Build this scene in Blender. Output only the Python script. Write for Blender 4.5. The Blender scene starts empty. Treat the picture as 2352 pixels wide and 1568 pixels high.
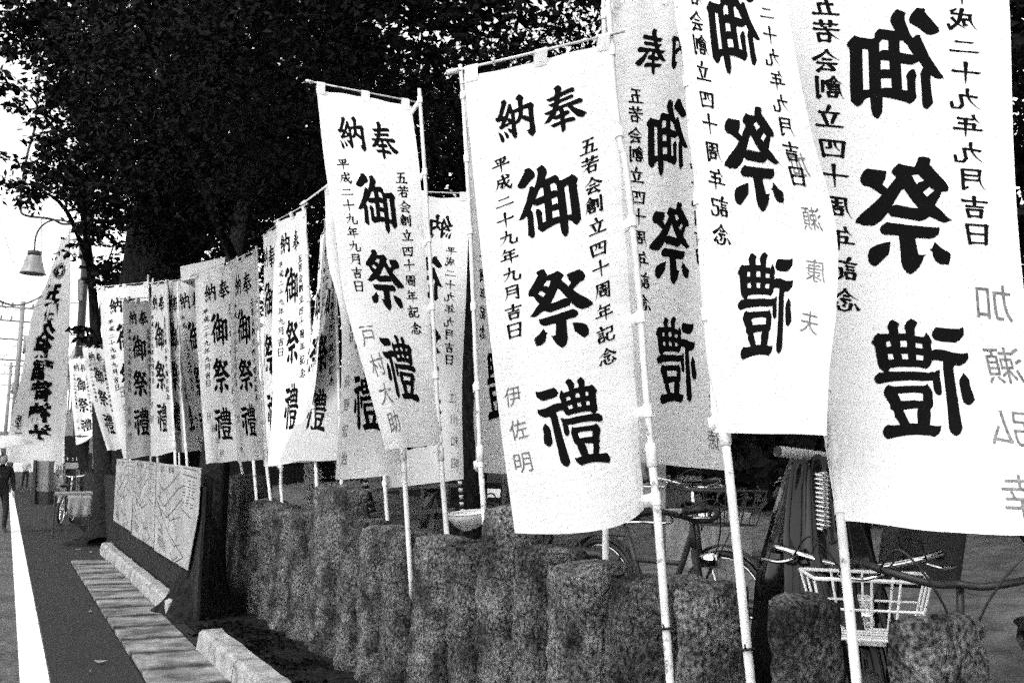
import bpy, bmesh, math, random
import numpy as np
from mathutils import Vector, Matrix, noise
from mathutils.geometry import tessellate_polygon
random.seed(7); rng = np.random.default_rng(7)
scene = bpy.context.scene
COL = scene.collection

# ------------------------------------------------------------------ camera
H = 1.30; FP = 2287.0                      # eye height, focal length in layout pixels (2352 wide)
PSI, TH, RO = map(math.radians, (26.59990, 7.39513, 1.03121))
CF = Vector((math.sin(PSI)*math.cos(TH), math.cos(PSI)*math.cos(TH), math.sin(TH)))
r0 = Vector((math.cos(PSI), -math.sin(PSI), 0)); u0 = r0.cross(CF)
CR = r0*math.cos(RO) + u0*math.sin(RO); CU = -r0*math.sin(RO) + u0*math.cos(RO)
cam = bpy.data.cameras.new('camera'); co = bpy.data.objects.new('camera', cam); COL.objects.link(co)
co.matrix_world = Matrix(((CR.x, CU.x, -CF.x, 0), (CR.y, CU.y, -CF.y, 0), (CR.z, CU.z, -CF.z, H), (0, 0, 0, 1)))
cam.sensor_width = 36; cam.lens = FP/2352*36; cam.clip_start = .05; cam.clip_end = 900
cam.dof.use_dof = True; cam.dof.focus_distance = 4.6; cam.dof.aperture_fstop = 8.0
scene.camera = co

# ------------------------------------------------------------------ light: bright overcast, black and white film
w = bpy.data.worlds.new('World'); scene.world = w; w.use_nodes = True
nt = w.node_tree; nt.nodes.clear()
sky = nt.nodes.new('ShaderNodeTexSky'); sky.sky_type = 'NISHITA'; sky.sun_disc = False
SUN_EL, SUN_AZ = 55, 245                    # azimuth clockwise from +Y (the street direction)
sky.sun_elevation = math.radians(SUN_EL); sky.sun_rotation = math.radians(SUN_AZ)
sky.dust_density = 1.0; sky.air_density = 1.0
bw = nt.nodes.new('ShaderNodeRGBToBW'); bg = nt.nodes.new('ShaderNodeBackground'); bg.inputs[1].default_value = 0.15
wo = nt.nodes.new('ShaderNodeOutputWorld')
nt.links.new(sky.outputs[0], bw.inputs[0]); nt.links.new(bw.outputs[0], bg.inputs[0]); nt.links.new(bg.outputs[0], wo.inputs[0])
sl = bpy.data.lights.new('sun', 'SUN'); sl.energy = 0.55; sl.angle = math.radians(16); sl.color = (1, 1, 1)
so = bpy.data.objects.new('sun', sl); COL.objects.link(so)
az, el = math.radians(SUN_AZ), math.radians(SUN_EL)
sdir = Vector((math.sin(az)*math.cos(el), math.cos(az)*math.cos(el), math.sin(el)))
so.rotation_euler = (-sdir).to_track_quat('-Z', 'Y').to_euler()
vs = scene.view_settings; vs.view_transform = 'Standard'; vs.look = 'None'; vs.gamma = 1; vs.use_curve_mapping = False
vs.exposure = 2.0
scene.cycles.use_denoising = False
scene.cycles.use_adaptive_sampling = True; scene.cycles.adaptive_threshold = .06; scene.cycles.adaptive_min_samples = 14
scene.cycles.max_bounces = 6; scene.cycles.diffuse_bounces = 3; scene.cycles.transparent_max_bounces = 4

# ------------------------------------------------------------------ helpers
EYE = Vector((0, 0, H))
def ray(x, y): return (CF*FP + CR*(x-1176) - CU*(y-784))/FP
def onX(x, y, X): d = ray(x, y); return EYE + d*(X/d.x)
def onY(x, y, Y): d = ray(x, y); return EYE + d*(Y/d.y)
def onZ(x, y, z=0): d = ray(x, y); return EYE + d*((z-H)/d.z)
def atD(x, y, dep): return EYE + ray(x, y)*dep
def depth(P): return (P-EYE).dot(CF)

def tag(o, label=None, cat=None, group=None, kind=None):
    if label: o['label'] = label
    if cat: o['category'] = cat
    if group: o['group'] = group
    if kind: o['kind'] = kind
    return o
def empty(name, loc=(0, 0, 0), label=None, cat=None, group=None):
    o = bpy.data.objects.new(name, None); o.empty_display_size = .1; COL.objects.link(o); o.location = loc
    return tag(o, label, cat, group)
def link(name, me, parent=None, mat=None, world=True):
    o = bpy.data.objects.new(name, me); COL.objects.link(o)
    if mat: me.materials.append(mat) if len(me.materials) == 0 else None
    if parent:
        o.parent = parent
        if world: o.matrix_parent_inverse = Matrix.Translation(parent.location).inverted() if parent.type == 'EMPTY' and parent.parent is None else Matrix.Identity(4)
    return o
def pydata(name, V, Fc, mat=None, parent=None, smooth=False, world=True):
    me = bpy.data.meshes.new(name); me.from_pydata([tuple(v) for v in V], [], [tuple(f) for f in Fc]); me.update()
    if smooth: me.polygons.foreach_set('use_smooth', [True]*len(me.polygons))
    return link(name, me, parent, mat, world)
class MB:
    def __init__(s): s.V = []; s.F = []
    def add(s, V, F):
        n = len(s.V); s.V += [Vector(v) for v in V]; s.F += [tuple(i+n for i in f) for f in F]; return s
    def box(s, c, size, rz=0, tilt=None):
        hx, hy, hz = [k/2 for k in size]; R = Matrix.Rotation(rz, 3, 'Z')
        if tilt: R = R @ tilt
        V = [Vector(c) + R @ Vector((sx*hx, sy*hy, sz*hz)) for sx in (-1, 1) for sy in (-1, 1) for sz in (-1, 1)]
        return s.add(V, [(0, 1, 3, 2), (4, 6, 7, 5), (0, 4, 5, 1), (2, 3, 7, 6), (0, 2, 6, 4), (1, 5, 7, 3)])
    def tube(s, pts, r, n=8, caps=True, closed=False):
        pts = [Vector(p) for p in pts]; m = len(pts)
        rs = r if isinstance(r, (list, tuple)) else [r]*m
        V = []; up = None
        for i, p in enumerate(pts):
            t = ((pts[(i+1) % m]-pts[i-1]) if closed else (pts[min(i+1, m-1)]-pts[max(i-1, 0)])).normalized()
            if up is None: a = t.orthogonal().normalized()
            else: a = (up - t*up.dot(t)).normalized()
            up = a; b = t.cross(a)
            for k in range(n):
                an = 2*math.pi*k/n; V.append(p + (a*math.cos(an)+b*math.sin(an))*rs[i])
        Fc = []
        for i in range(m if closed else m-1):
            j = (i+1) % m
            for k in range(n): Fc.append((i*n+k, i*n+(k+1) % n, j*n+(k+1) % n, j*n+k))
        if caps and not closed: Fc += [tuple(range(n))[::-1], tuple((m-1)*n+k for k in range(n))]
        return s.add(V, Fc)
    def build(s, name, mat, parent=None, smooth=False, bevel=0):
        o = pydata(name, s.V, s.F, mat, parent, smooth)
        if bevel:
            md = o.modifiers.new('b', 'BEVEL'); md.width = bevel; md.segments = 2; md.limit_method = 'ANGLE'
        return o
def circ(c, r, ax, n=24):
    ax = Vector(ax).normalized(); a = ax.orthogonal().normalized(); b = ax.cross(a)
    return [Vector(c)+(a*math.cos(2*math.pi*k/n)+b*math.sin(2*math.pi*k/n))*r for k in range(n)]
def smoothpts(pts, n=6):
    pts = [Vector(p) for p in pts]; out = []
    for i in range(len(pts)-1):
        p0 = pts[max(i-1, 0)]; p1 = pts[i]; p2 = pts[i+1]; p3 = pts[min(i+2, len(pts)-1)]
        for k in range(n):
            t = k/n; out.append(.5*((2*p1)+(p2-p0)*t+(2*p0-5*p1+4*p2-p3)*t*t+(3*p1-p0-3*p2+p3)*t**3))
    return out+[pts[-1]]

def mat(name, a, b=None, scale=8, rough=.8, bump=0, bscale=None, metal=0, detail=6, lo=.35, hi=.65, spec=.3, transl=0, stretch=(1, 1, 1), second=None, coord='Object'):
    m = bpy.data.materials.new(name); m.use_nodes = True; n = m.node_tree.nodes; L = m.node_tree.links; n.clear()
    out = n.new('ShaderNodeOutputMaterial'); P = n.new('ShaderNodeBsdfPrincipled')
    P.inputs['Roughness'].default_value = rough; P.inputs['Metallic'].default_value = metal; P.inputs['Specular IOR Level'].default_value = spec
    P.inputs['Base Color'].default_value = (a, a, a, 1)
    tc = n.new('ShaderNodeTexCoord'); mp = n.new('ShaderNodeMapping'); mp.inputs['Scale'].default_value = stretch
    L.new(tc.outputs[coord], mp.inputs[0])
    colsock = None
    if b is not None:
        nz = n.new('ShaderNodeTexNoise'); nz.inputs['Scale'].default_value = scale; nz.inputs['Detail'].default_value = detail; nz.inputs['Roughness'].default_value = .65
        L.new(mp.outputs[0], nz.inputs[0])
        cr = n.new('ShaderNodeValToRGB'); cr.color_ramp.elements[0].position = lo; cr.color_ramp.elements[1].position = hi
        cr.color_ramp.elements[0].color = (a, a, a, 1); cr.color_ramp.elements[1].color = (b, b, b, 1)
        L.new(nz.outputs[0], cr.inputs[0]); colsock = cr.outputs[0]
        if second:                        # (scale, lo, hi, dark factor): larger blotches of dirt
            n2 = n.new('ShaderNodeTexNoise'); n2.inputs['Scale'].default_value = second[0]; n2.inputs['Detail'].default_value = 4
            L.new(mp.outputs[0], n2.inputs[0]); mr = n.new('ShaderNodeMapRange'); mr.inputs[1].default_value = second[1]; mr.inputs[2].default_value = second[2]
            mr.inputs[3].default_value = second[3]; mr.inputs[4].default_value = 1; L.new(n2.outputs[0], mr.inputs[0])
            mx = n.new('ShaderNodeMix'); mx.data_type = 'RGBA'; mx.blend_type = 'MULTIPLY'; mx.inputs[0].default_value = 1
            L.new(colsock, mx.inputs[6]); L.new(mr.outputs[0], mx.inputs[7]); colsock = mx.outputs[2]
        L.new(colsock, P.inputs['Base Color'])
    if bump:
        nb = n.new('ShaderNodeTexNoise'); nb.inputs['Scale'].default_value = bscale or scale*2; nb.inputs['Detail'].default_value = 8; nb.inputs['Roughness'].default_value = .6
        L.new(mp.outputs[0], nb.inputs[0]); bp = n.new('ShaderNodeBump'); bp.inputs['Strength'].default_value = min(1, bump); bp.inputs['Distance'].default_value = .02*bump
        L.new(nb.outputs[0], bp.inputs['Height']); L.new(bp.outputs[0], P.inputs['Normal'])
    if transl:
        tr = n.new('ShaderNodeBsdfTranslucent'); tr.inputs[0].default_value = (a, a, a, 1)
        if colsock: L.new(colsock, tr.inputs[0])
        mx = n.new('ShaderNodeMixShader'); mx.inputs[0].default_value = transl
        L.new(P.outputs[0], mx.inputs[1]); L.new(tr.outputs[0], mx.inputs[2]); L.new(mx.outputs[0], out.inputs[0])
    else: L.new(P.outputs[0], out.inputs[0])
    return m
M = dict(
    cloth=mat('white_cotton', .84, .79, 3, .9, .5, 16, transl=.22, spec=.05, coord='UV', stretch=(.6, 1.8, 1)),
    cloth_far=mat('shade_grey_cotton', .76, .66, 3, .9, .2, 10, transl=.2, spec=.05, coord='UV', stretch=(.6, 1.8, 1)),  # white cotton greyed: tree shade on the farther banners put into the colour
    cloth_shade=mat('deep_shade_cotton', .46, .36, 3, .9, .2, 10, transl=.2, spec=.05, coord='UV', stretch=(.6, 1.8, 1)),  # same cotton darker still: deeper shade on the dim banners put into colour
    ink=mat('black_ink', .006, rough=.9, spec=.0),
    marker=mat('grey_marker', .07, .20, 60, .8, spec=.05),
    pole=mat('white_plastic_pole', .62, .48, 14, .35, second=(26, .30, .38, .35)),
    black=mat('black_rubber', .015, rough=.5),
    stone=mat('rough_stone', .010, .42, 72, .95, 1.5, 50, lo=.38, hi=.80, second=(6, .38, .62, .24), spec=.1, detail=10, stretch=(1, 1, .8)),
    stone2=mat('lichen_stone', .008, .36, 80, .95, 1.5, 55, lo=.38, hi=.82, second=(5, .38, .62, .20), spec=.1, detail=10, stretch=(1.1, .9, .75)),
    asphalt=mat('asphalt', .013, .030, 90, .95, .35, 160, second=(1.2, .3, .6, .8), spec=.15),
    road=mat('road_asphalt', .035, .13, 22, .95, .5, 60, second=(1.5, .35, .6, .55), spec=.2),
    paint=mat('white_road_paint', .62, .80, 20, .8, .25, 90, second=(14, .26, .34, .35)),
    concrete=mat('worn_concrete', .13, .27, 11, .92, .4, 70, second=(2.6, .36, .6, .35), spec=.15),
    kerb=mat('kerb_concrete', .20, .34, 20, .9, .6, 60, second=(5, .3, .55, .5), spec=.15),
    soil=mat('dark_soil', .006, .022, 18, 1, 1, 40, spec=.02),
    yard=mat('yard_ground', .06, .13, 6, .95, .4, 60, second=(.8, .35, .6, .6), spec=.1),
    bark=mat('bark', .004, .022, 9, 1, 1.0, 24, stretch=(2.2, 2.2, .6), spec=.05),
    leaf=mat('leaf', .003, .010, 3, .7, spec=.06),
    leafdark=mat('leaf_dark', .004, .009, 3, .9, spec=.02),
    wood=mat('dark_wood', .006, .022, 8, .85, .5, 30, stretch=(4, 4, .4), spec=.1),
    roof=mat('roof_slate', .008, .018, 14, .8, .5, 30, spec=.1),
    bench=mat('weathered_wood', .05, .14, 10, .9, .5, 30, stretch=(1, 4, 4)),
    planter=mat('planter_concrete', .17, .27, 9, .9, .4, 60, second=(3, .3, .6, .6)),
    chrome=mat('chrome', .85, rough=.12, metal=1),
    basket=mat('white_wire', .8, rough=.4),
    gloss=mat('black_plastic_sheet', .003, .006, 5, .10, .2, 5, spec=.22),
    paper=mat('map_print', .24, .33, 6, .8, .1, 20, second=(2.2, .3, .6, .7)),
    print_=mat('map_ink', .05, rough=.9),
    grey=mat('grey_metal', .16, .2, 5, .5, spec=.4),
    dark=mat('dark_metal', .03, rough=.5, spec=.3),
    light=mat('pale_wall', .7, .6, 4, .9),
    glass=mat('dark_glass', .02, rough=.08, spec=.8),
    lampshade=mat('lamp_enamel', .17, .22, 5, .4, spec=.4),
    skin=mat('skin', .4, rough=.6), cloth_dark=mat('dark_clothes', .015, .03, 20, .9, .3, 60),
    bag=mat('grey_bag', .12, .18, 20, .9, .3, 60), brolly=mat('white_umbrella', .8, .74, 5, .7, transl=.4),
    tile_=mat('litter', .12, .3, 30, .9),
)
def joint_dirt(m, lo=.0, wd=.16):
    n = m.node_tree.nodes; L = m.node_tree.links; P = next(x for x in n if x.type == 'BSDF_PRINCIPLED'); src = P.inputs['Base Color'].links[0].from_socket
    tc = n.new('ShaderNodeTexCoord'); sp = n.new('ShaderNodeSeparateXYZ'); L.new(tc.outputs['Generated'], sp.inputs[0])
    nz = n.new('ShaderNodeTexNoise'); nz.inputs['Scale'].default_value = 7; L.new(tc.outputs['Object'], nz.inputs[0])
    a = n.new('ShaderNodeMath'); a.operation = 'SUBTRACT'; a.inputs[1].default_value = .5; L.new(sp.outputs[1], a.inputs[0])
    b = n.new('ShaderNodeMath'); b.operation = 'ABSOLUTE'; L.new(a.outputs[0], b.inputs[0])
    c = n.new('ShaderNodeMath'); c.operation = 'MULTIPLY_ADD'; c.inputs[1].default_value = .34; L.new(nz.outputs[0], c.inputs[0]); L.new(b.outputs[0], c.inputs[2])
    r = n.new('ShaderNodeMapRange'); r.inputs[1].default_value = .5; r.inputs[2].default_value = .66; r.inputs[3].default_value = 1; r.inputs[4].default_value = .22; L.new(c.outputs[0], r.inputs[0])
    mx = n.new('ShaderNodeMix'); mx.data_type = 'RGBA'; mx.blend_type = 'MULTIPLY'; mx.inputs[0].default_value = 1
    L.new(src, mx.inputs[6]); L.new(r.outputs[0], mx.inputs[7]); L.new(mx.outputs[2], P.inputs['Base Color'])
joint_dirt(M['concrete'])

# ------------------------------------------------------------------ setting
def sheet(name, corners, z, mt, sub=1, kind='structure'):
    V = [(x, y, z) for x, y in corners]
    o = pydata(name, V, [tuple(range(len(V)))], mt); tag(o, kind=kind); return o
XL0, XL1 = .165, .325                       # white line
XA = .835                                   # end of the asphalt strip
XK = 1.30                                   # kerb foot
sheet('ground', [(-400, -60), (400, -60), (400, 700), (-400, 700)], -.03, M['asphalt'])
sheet('road', [(-7, -8), (XL1+.01, -8), (XL1+.01, 220), (-7, 220)], 0, M['road'])
sheet('road_line', [(XL0, -8), (XL1, -8), (XL1, 160), (XL0, 160)], .004, M['paint'])
sheet('pavement', [(XL1+.01, -8), (1.9, -8), (1.9, 220), (XL1+.01, 220)], .0, M['asphalt'])
sheet('soil_bed', [(1.40, -8), (2.6, -8), (2.6, 40), (1.40, 40)], .03, M['soil'])
# yard behind the stones rises gently
YS = .165
def yardz(X): return min(1.2, .04+YS*max(0, X-2.6))
xs1 = 2.6+(1.2-.04)/YS
ys = [(2.6, -12, .04), (xs1, -12, 1.2), (xs1, 60, 1.2), (2.6, 60, .04), (2.45, -12, -.02), (2.45, 60, -.02), (60, -12, 1.2), (60, 60, 1.2)]
def onYard(x, y):
    d = ray(x, y); t = (.04-YS*2.6-H)/(d.z-YS*d.x); P = EYE+d*t
    return P if 2.6 <= P.x <= xs1 else (EYE+d*((1.2-H)/d.z) if P.x > xs1 else onZ(x, y, .03))
yd = pydata('yard_ground', ys, [(0, 1, 2, 3), (4, 0, 3, 5), (1, 6, 7, 2)], M['yard']); tag(yd, kind='structure')
# gutter covers: one concrete piece after another
gut = empty('gutter', (1.07, 10, 0), None)
tag(gut, kind='structure')
yy = 2.6; i = 0
while yy < 14.4:
    ln = .60+random.uniform(-.01, .01)
    b = MB().box(((XA+XK)/2+random.uniform(-.004, .004), yy+ln/2, .006+random.uniform(-.003, .003)), (XK-XA-.02, ln-.035, .05))
    b.build('gutter_cover', M['concrete'], gut, bevel=.006); yy += ln
sheet('gutter_bed', [(XA, -8), (XK+.02, -8), (XK+.02, 14.4), (XA, 14.4)], .004, M['soil'])
# kerb stones
kerb = empty('kerb', (1.36, 8, 0)); tag(kerb, kind='structure')
def kerbstone(y0, y1, x0=1.30, x1=1.47, h=.15):
    m = MB(); V = []; rows = max(2, int((y1-y0)/.12))
    for k in range(rows+1):
        y = y0+(y1-y0)*k/rows; j = lambda s=.006: random.uniform(-s, s)
        V += [(x0+j(), y, -.02), (x0+.02+j(), y, h-.02+j(.003)), (x0+.045+j(.003), y, h+j(.003)), (x1-.03+j(), y, h+j(.004)), (x1+j(), y, h-.03+j()), (x1+j(), y, -.02)]
    Fc = []
    for k in range(rows):
        for q in range(5): Fc.append((k*6+q, k*6+q+1, (k+1)*6+q+1, (k+1)*6+q))
    Fc += [tuple(range(6))[::-1], tuple(rows*6+q for q in range(6))]
    m.add(V, Fc); return m.build('kerb_stone', M['kerb'], kerb, smooth=False)
yk = 9.05
for L_ in (1.2, 1.2, 1.2, 1.2, 1.15, .9):
    kerbstone(yk+.01, yk+L_-.01); yk += L_
kerbstone(15.95, 16.3, 1.33, 1.52, .13)
for y0, y1 in ((6.2, 7.38), (5.0, 6.18), (3.8, 4.98)): kerbstone(y0, y1, 1.27, 1.47, .16)

# ------------------------------------------------------------------ rough stone posts
def stone(y0, y1, top, xf, mt, thick=.24, seed=0, lean=0, tr=0):
    nx, ny, nz = 10, 14, 56
    wy = y1-y0; pts = {}; V = []; Fc = []
    def idx(p):
        if p not in pts: pts[p] = len(V); V.append(p)
        return pts[p]
    def quad(a, b, c, d): Fc.append((idx(a), idx(b), idx(c), idx(d)))
    for i in range(nx):
        for k in range(nz):
            for yv in (0, ny):
                q = [(i, yv, k), (i+1, yv, k), (i+1, yv, k+1), (i, yv, k+1)]; quad(*(q if yv == 0 else q[::-1]))
    for j in range(ny):
        for k in range(nz):
            for xv in (0, nx):
                q = [(xv, j, k), (xv, j, k+1), (xv, j+1, k+1), (xv, j+1, k)]; quad(*(q if xv == 0 else q[::-1]))
    for i in range(nx):
        for j in range(ny): quad((i, j, nz), (i+1, j, nz), (i+1, j+1, nz), (i, j+1, nz))
    out = []; sv = Vector((seed*7.3, seed*3.1, 0))
    for (i, j, k) in V:
        u, v, t = i/nx-.5, j/ny-.5, k/nz
        # rounded corners
        rr = math.hypot(u, v); cc = 1-.10*max(0, (abs(u*2)**5*abs(v*2)**5))
        x = u*thick*cc; y = v*wy*cc
        z = top*t
        if t > .9: f = 1-.07*((t-.9)/.1)**2; x *= f; y *= f
        if k == nz: z -= .02*(abs(u*2)**3)+.02*(abs(v*2)**4); z += tr*v*2
        p = Vector((x, y, z))
        n1 = noise.noise(p*4+sv)*.015+noise.noise(p*10+sv)*.010+noise.noise(p*23+sv)*.009+noise.noise(Vector((p.x*46+p.z*20, p.y*46, p.z*38))+sv)*.008
        fx = min(1, abs(u*2)**3); fy = min(1, abs(v*2)**3)
        ridge = abs(noise.noise(Vector((p.x*6, p.y*7+p.z*4, p.z*8-p.y*5))+sv))*.030
        x += (1 if u > 0 else -1)*fx*(n1-ridge+.01); y -= (1 if v > 0 else -1)*fy*(abs(n1)*.35+.006)
        if u < 0: x -= .05*(1-(v*2)**2)+.010*math.sin(t*5+seed*2)*(1-(v*2)**2)
        if k == nz: z += n1*.8
        out.append((xf+thick/2+x+noise.noise(Vector((z*1.6, seed, 0)))*.010, (y0+y1)/2+y+lean*z, z-.02))
    me = bpy.data.meshes.new('stone_post'); me.from_pydata(out, [], Fc); me.update()
    return link('stone_post', me, None, mt)
XF = 2.03
def yOn(x, y, X=XF): return onX(x, y, X).y
# (left x, right x, y of sight line, top y pixel, label)
S = [
 (515, 574, 1200, 1084, 'broad tall stone post closest to the leaning tree trunk, ending the row'),
 (575, 603, 1240, 1137, 'low rough stone post directly right of the tall end post nearest the tree trunk'),
 (604, 630, 1250, 1146, 'second low stone post counted from the tall end post by the tree'),
 (631, 664, 1260, 1158, 'low dark stone post fourth from the tree, whose top is cut by a white pole'),
 (665, 703, 1270, 1160, 'low stone post just left of the tall wide one under the grey banner'),
 (705, 772, 1280, 1106, 'tall wide stone post rising above its neighbours under the twisted grey banner'),
 (780, 823, 1300, 1178, 'stone post just right of the tall wide one, below the handwritten banner name'),
 (825, 880, 1320, 1192, 'narrow flat topped stone post where a white pole slips behind its left edge'),
 (882, 943, 1340, 1199, 'stone post with a pale ledge on top, left of the pole with a black tie'),
 (946, 1024, 1360, 1213, 'stone post right of the pole that crosses the row with a black tie'),
 (1027, 1094, 1380, 1230, 'pale speckled stone post left of the tallest dark one in the middle'),
 (1097, 1174, 1400, 1146, 'tallest dark stone post in the middle, left of the large front banner bottom'),
 (1176, 1246, 1420, 1236, 'stone post directly under the large front banner, left half hidden behind its hem'),
 (1249, 1377, 1440, 1270, 'wide dark stone post with a deep hollow, below the hem of the large front banner'),
 (1381, 1535, 1460, 1296, 'stone post left of the thick leaning white pole with a black strap'),
 (1541, 1720, 1480, 1322, 'broad stone post between the two leaning white poles with black straps'),
 (1756, 1940, 1500, 1354, 'near stone post with a tilted pointed top just left of the white wire basket'),
 (2022, 2292, 1520, 1392, 'nearest and largest stone post at the right, in front of the white wire basket'),
]
for k, (xl, xr, ym, yt, lb) in enumerate(S):
    ya, yb = yOn(xr, ym), yOn(xl, ym); top = onX((xl+xr)/2, yt, XF+.1).z; off = .26 if k == 0 else .0
    if k >= 15: ya = yOn(xr, ym, XF+.17)
    if off: top = onX((xl+xr)/2, yt, XF+.1+off).z; ya, yb = yOn(xr, ym, XF+off), yOn(xl, ym, XF+off)
    o = stone(ya+.024, yb-.024, top, XF+off+random.uniform(-.015, .015), M['stone'] if k % 2 else M['stone2'], .24 if k < 15 else .19, k+1, 0, random.uniform(-.02, .02) if k < 16 else (.02, -.015)[k-16])
    tag(o, lb, 'stone post', 'row of rough stone posts along the pavement')

# ------------------------------------------------------------------ lettering
def T(crop, pts): ox, oy, s = crop; return [(ox+x*s, oy+y*s) for x, y in pts]
C1 = (2050, 630, 300/1425); C2 = (2090, 1060, 280/1291); C3 = (2130, 1500, 300/1307); C4 = (1960, 330, 400/2352)
BIG = []   # list of (crop, outer, holes)
BIG.append((C1, [(225,212),(312,172),(345,195),(400,245),(430,295),(428,345),(350,420),(250,550),(195,570),(150,565),(100,545),(102,505),(230,255)], []))
BIG.append((C1, [(450,205),(547,127),(600,165),(640,215),(652,265),(640,320),(612,405),(800,327),(860,375),(868,432),(905,440),(1050,375),(1103,335),(1160,370),(1205,410),(1218,440),(1190,490),(1200,620),(1225,800),(1250,1000),(1265,1190),(1210,1280),(1180,1293),(1135,1270),(1090,1215),(1025,1200),(1035,1370),(1028,1440),(1005,1485),(970,1512),(940,1485),(905,1430),(890,1350),(875,1235),(800,1265),(700,1315),(620,1360),(570,1400),(525,1380),(478,1335),(478,1250),(460,1100),(440,1045),(455,960),(485,950),(530,975),(565,1020),(562,1090),(572,1221),(632,1195),(602,845),(480,895),(435,885),(390,868),(352,960),(395,1030),(410,1250),(427,1445),(415,1490),(380,1520),(345,1495),(297,1455),(300,1380),(290,1150),(278,1085),(235,1135),(190,1163),(155,1160),(130,1175),(145,1130),(200,1000),(260,840),(300,680),(328,560),(325,540),(370,517),(420,550),(440,490),(462,400),(478,290),(472,235)],
  [[(575,548),(585,590),(596,700),(440,770),(487,665),(488,635),(525,580),(540,552)],[(708,503),(780,477),(820,515),(835,630),(795,615),(728,635)],[(735,775),(835,742),(852,875),(825,868),(745,893)],[(745,1010),(862,985),(875,1120),(840,1117),(750,1140)],[(965,568),(1033,537),(1060,760),(1092,1085),(1020,1100),(1000,900)]]))
BIG.append((C2, [(235,125),(260,100),(310,75),(365,65),(380,85),(430,180),(530,140),(605,98),(660,130),(700,170),(710,200),(665,265),(700,300),(793,385),(838,320),(800,270),(780,230),(775,200),(760,167),(870,125),(985,82),(1040,115),(1085,175),(1092,220),(1065,285),(995,315),(870,447),(940,505),(1050,570),(1150,625),(1225,680),(1247,725),(1195,742),(1155,782),(1110,785),(1040,812),(930,768),(900,740),(840,685),(808,740),(720,770),(600,820),(485,865),(430,855),(372,830),(300,890),(235,942),(195,950),(170,940),(127,943),(180,880),(230,780),(287,705),(210,610),(190,560),(112,570),(97,520),(110,470),(260,190)],
  [[(410,280),(483,273),(460,360),(442,400),(420,380),(353,373)],[(308,462),(395,515),(355,580),(310,548),(262,525)],[(610,425),(640,445),(775,610),(725,603),(650,635),(550,680),(480,697),(540,580),(595,440)]]))
BIG.append((C2, [(285,985),(320,985),(600,895),(780,835),(870,798),(940,830),(972,870),(965,915),(935,950),(765,995),(772,1100),(785,1230),(800,1340),(790,1420),(755,1490),(715,1515),(680,1500),(600,1440),(550,1370),(530,1325),(497,1298),(545,1295),(583,1280),(583,1075),(560,1065),(420,1110),(370,1108),(310,1075),(290,1030)], []))
BIG.append((C2, [(373,1157),(390,1195),(420,1237),(450,1238),(420,1280),(425,1330),(410,1400),(370,1450),(335,1468),(305,1470),(270,1490),(240,1420),(223,1360),(240,1325),(300,1270),(345,1200)], []))
BIG.append((C2, [(873,1055),(920,1050),(1040,1060),(1110,1080),(1145,1110),(1170,1170),(1178,1240),(1155,1295),(1100,1330),(1050,1300),(920,1205),(895,1130)], []))
BIG.append((C3, [(83,262),(130,275),(250,240),(365,202),(410,245),(432,295),(410,350),(340,385),(200,427),(150,405),(95,355),(85,315)], []))
BIG.append((C3, [(103,573),(155,572),(240,545),(340,490),(430,462),(470,470),(462,405),(443,365),(455,300),(482,240),(495,265),(520,292),(608,262),(590,170),(545,110),(575,70),(608,47),(660,75),(700,130),(695,215),(775,200),(770,135),(743,80),(775,50),(810,20),(845,35),(885,95),(878,155),(882,180),(970,165),(1003,147),(1045,180),(1090,240),(1097,258),(1070,295),(1075,400),(1083,530),(1075,580),(1033,640),(1088,632),(1140,665),(1160,700),(1155,745),(1125,775),(1000,765),(880,775),(760,790),(640,822),(540,828),(553,940),(545,990),(515,1023),(480,1010),(468,960),(455,800),(437,715),(470,718),(505,738),(510,722),(560,730),(700,690),(850,665),(980,640),(985,635),(965,602),(880,600),(740,625),(640,650),(572,682),(520,645),(490,590),(440,597),(380,622),(400,700),(430,950),(460,1200),(490,1420),(485,1470),(455,1515),(430,1532),(385,1510),(350,1450),(340,1250),(320,1000),(300,780),(288,710),(270,692),(220,712),(150,685),(110,640),(105,600)],
  [[(553,372),(620,348),(632,405),(562,428)],[(710,302),(778,287),(790,365),(722,378)],[(887,272),(932,268),(940,333),(890,340)],[(570,515),(645,490),(655,552),(588,572)],[(732,462),(797,447),(802,518),(742,530)],[(893,430),(945,422),(955,493),(895,500)]]))
BIG.append((C3, [(203,800),(220,825),(260,870),(275,920),(278,1000),(283,1080),(278,1145),(255,1178),(228,1193),(195,1180),(157,1145),(157,1080),(168,980),(160,890),(180,840)], []))
BIG.append((C3, [(605,858),(630,880),(800,852),(960,832),(985,825),(1025,800),(1060,825),(1090,880),(1098,912),(1085,950),(1052,1050),(1062,1095),(1027,1135),(1033,1205),(1008,1255),(997,1307),(1085,1300),(1130,1287),(1165,1310),(1200,1365),(1195,1420),(1160,1462),(1060,1448),(930,1443),(820,1455),(700,1485),(655,1508),(600,1475),(575,1430),(560,1385),(610,1380),(678,1358),(640,1225),(640,1180),(600,1135),(570,970),(580,930)],
  [[(678,965),(780,940),(945,927),(925,1022),(800,1035),(695,1057)],[(765,1138),(925,1130),(905,1230),(885,1305),(803,1320),(790,1200)]]))
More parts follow.
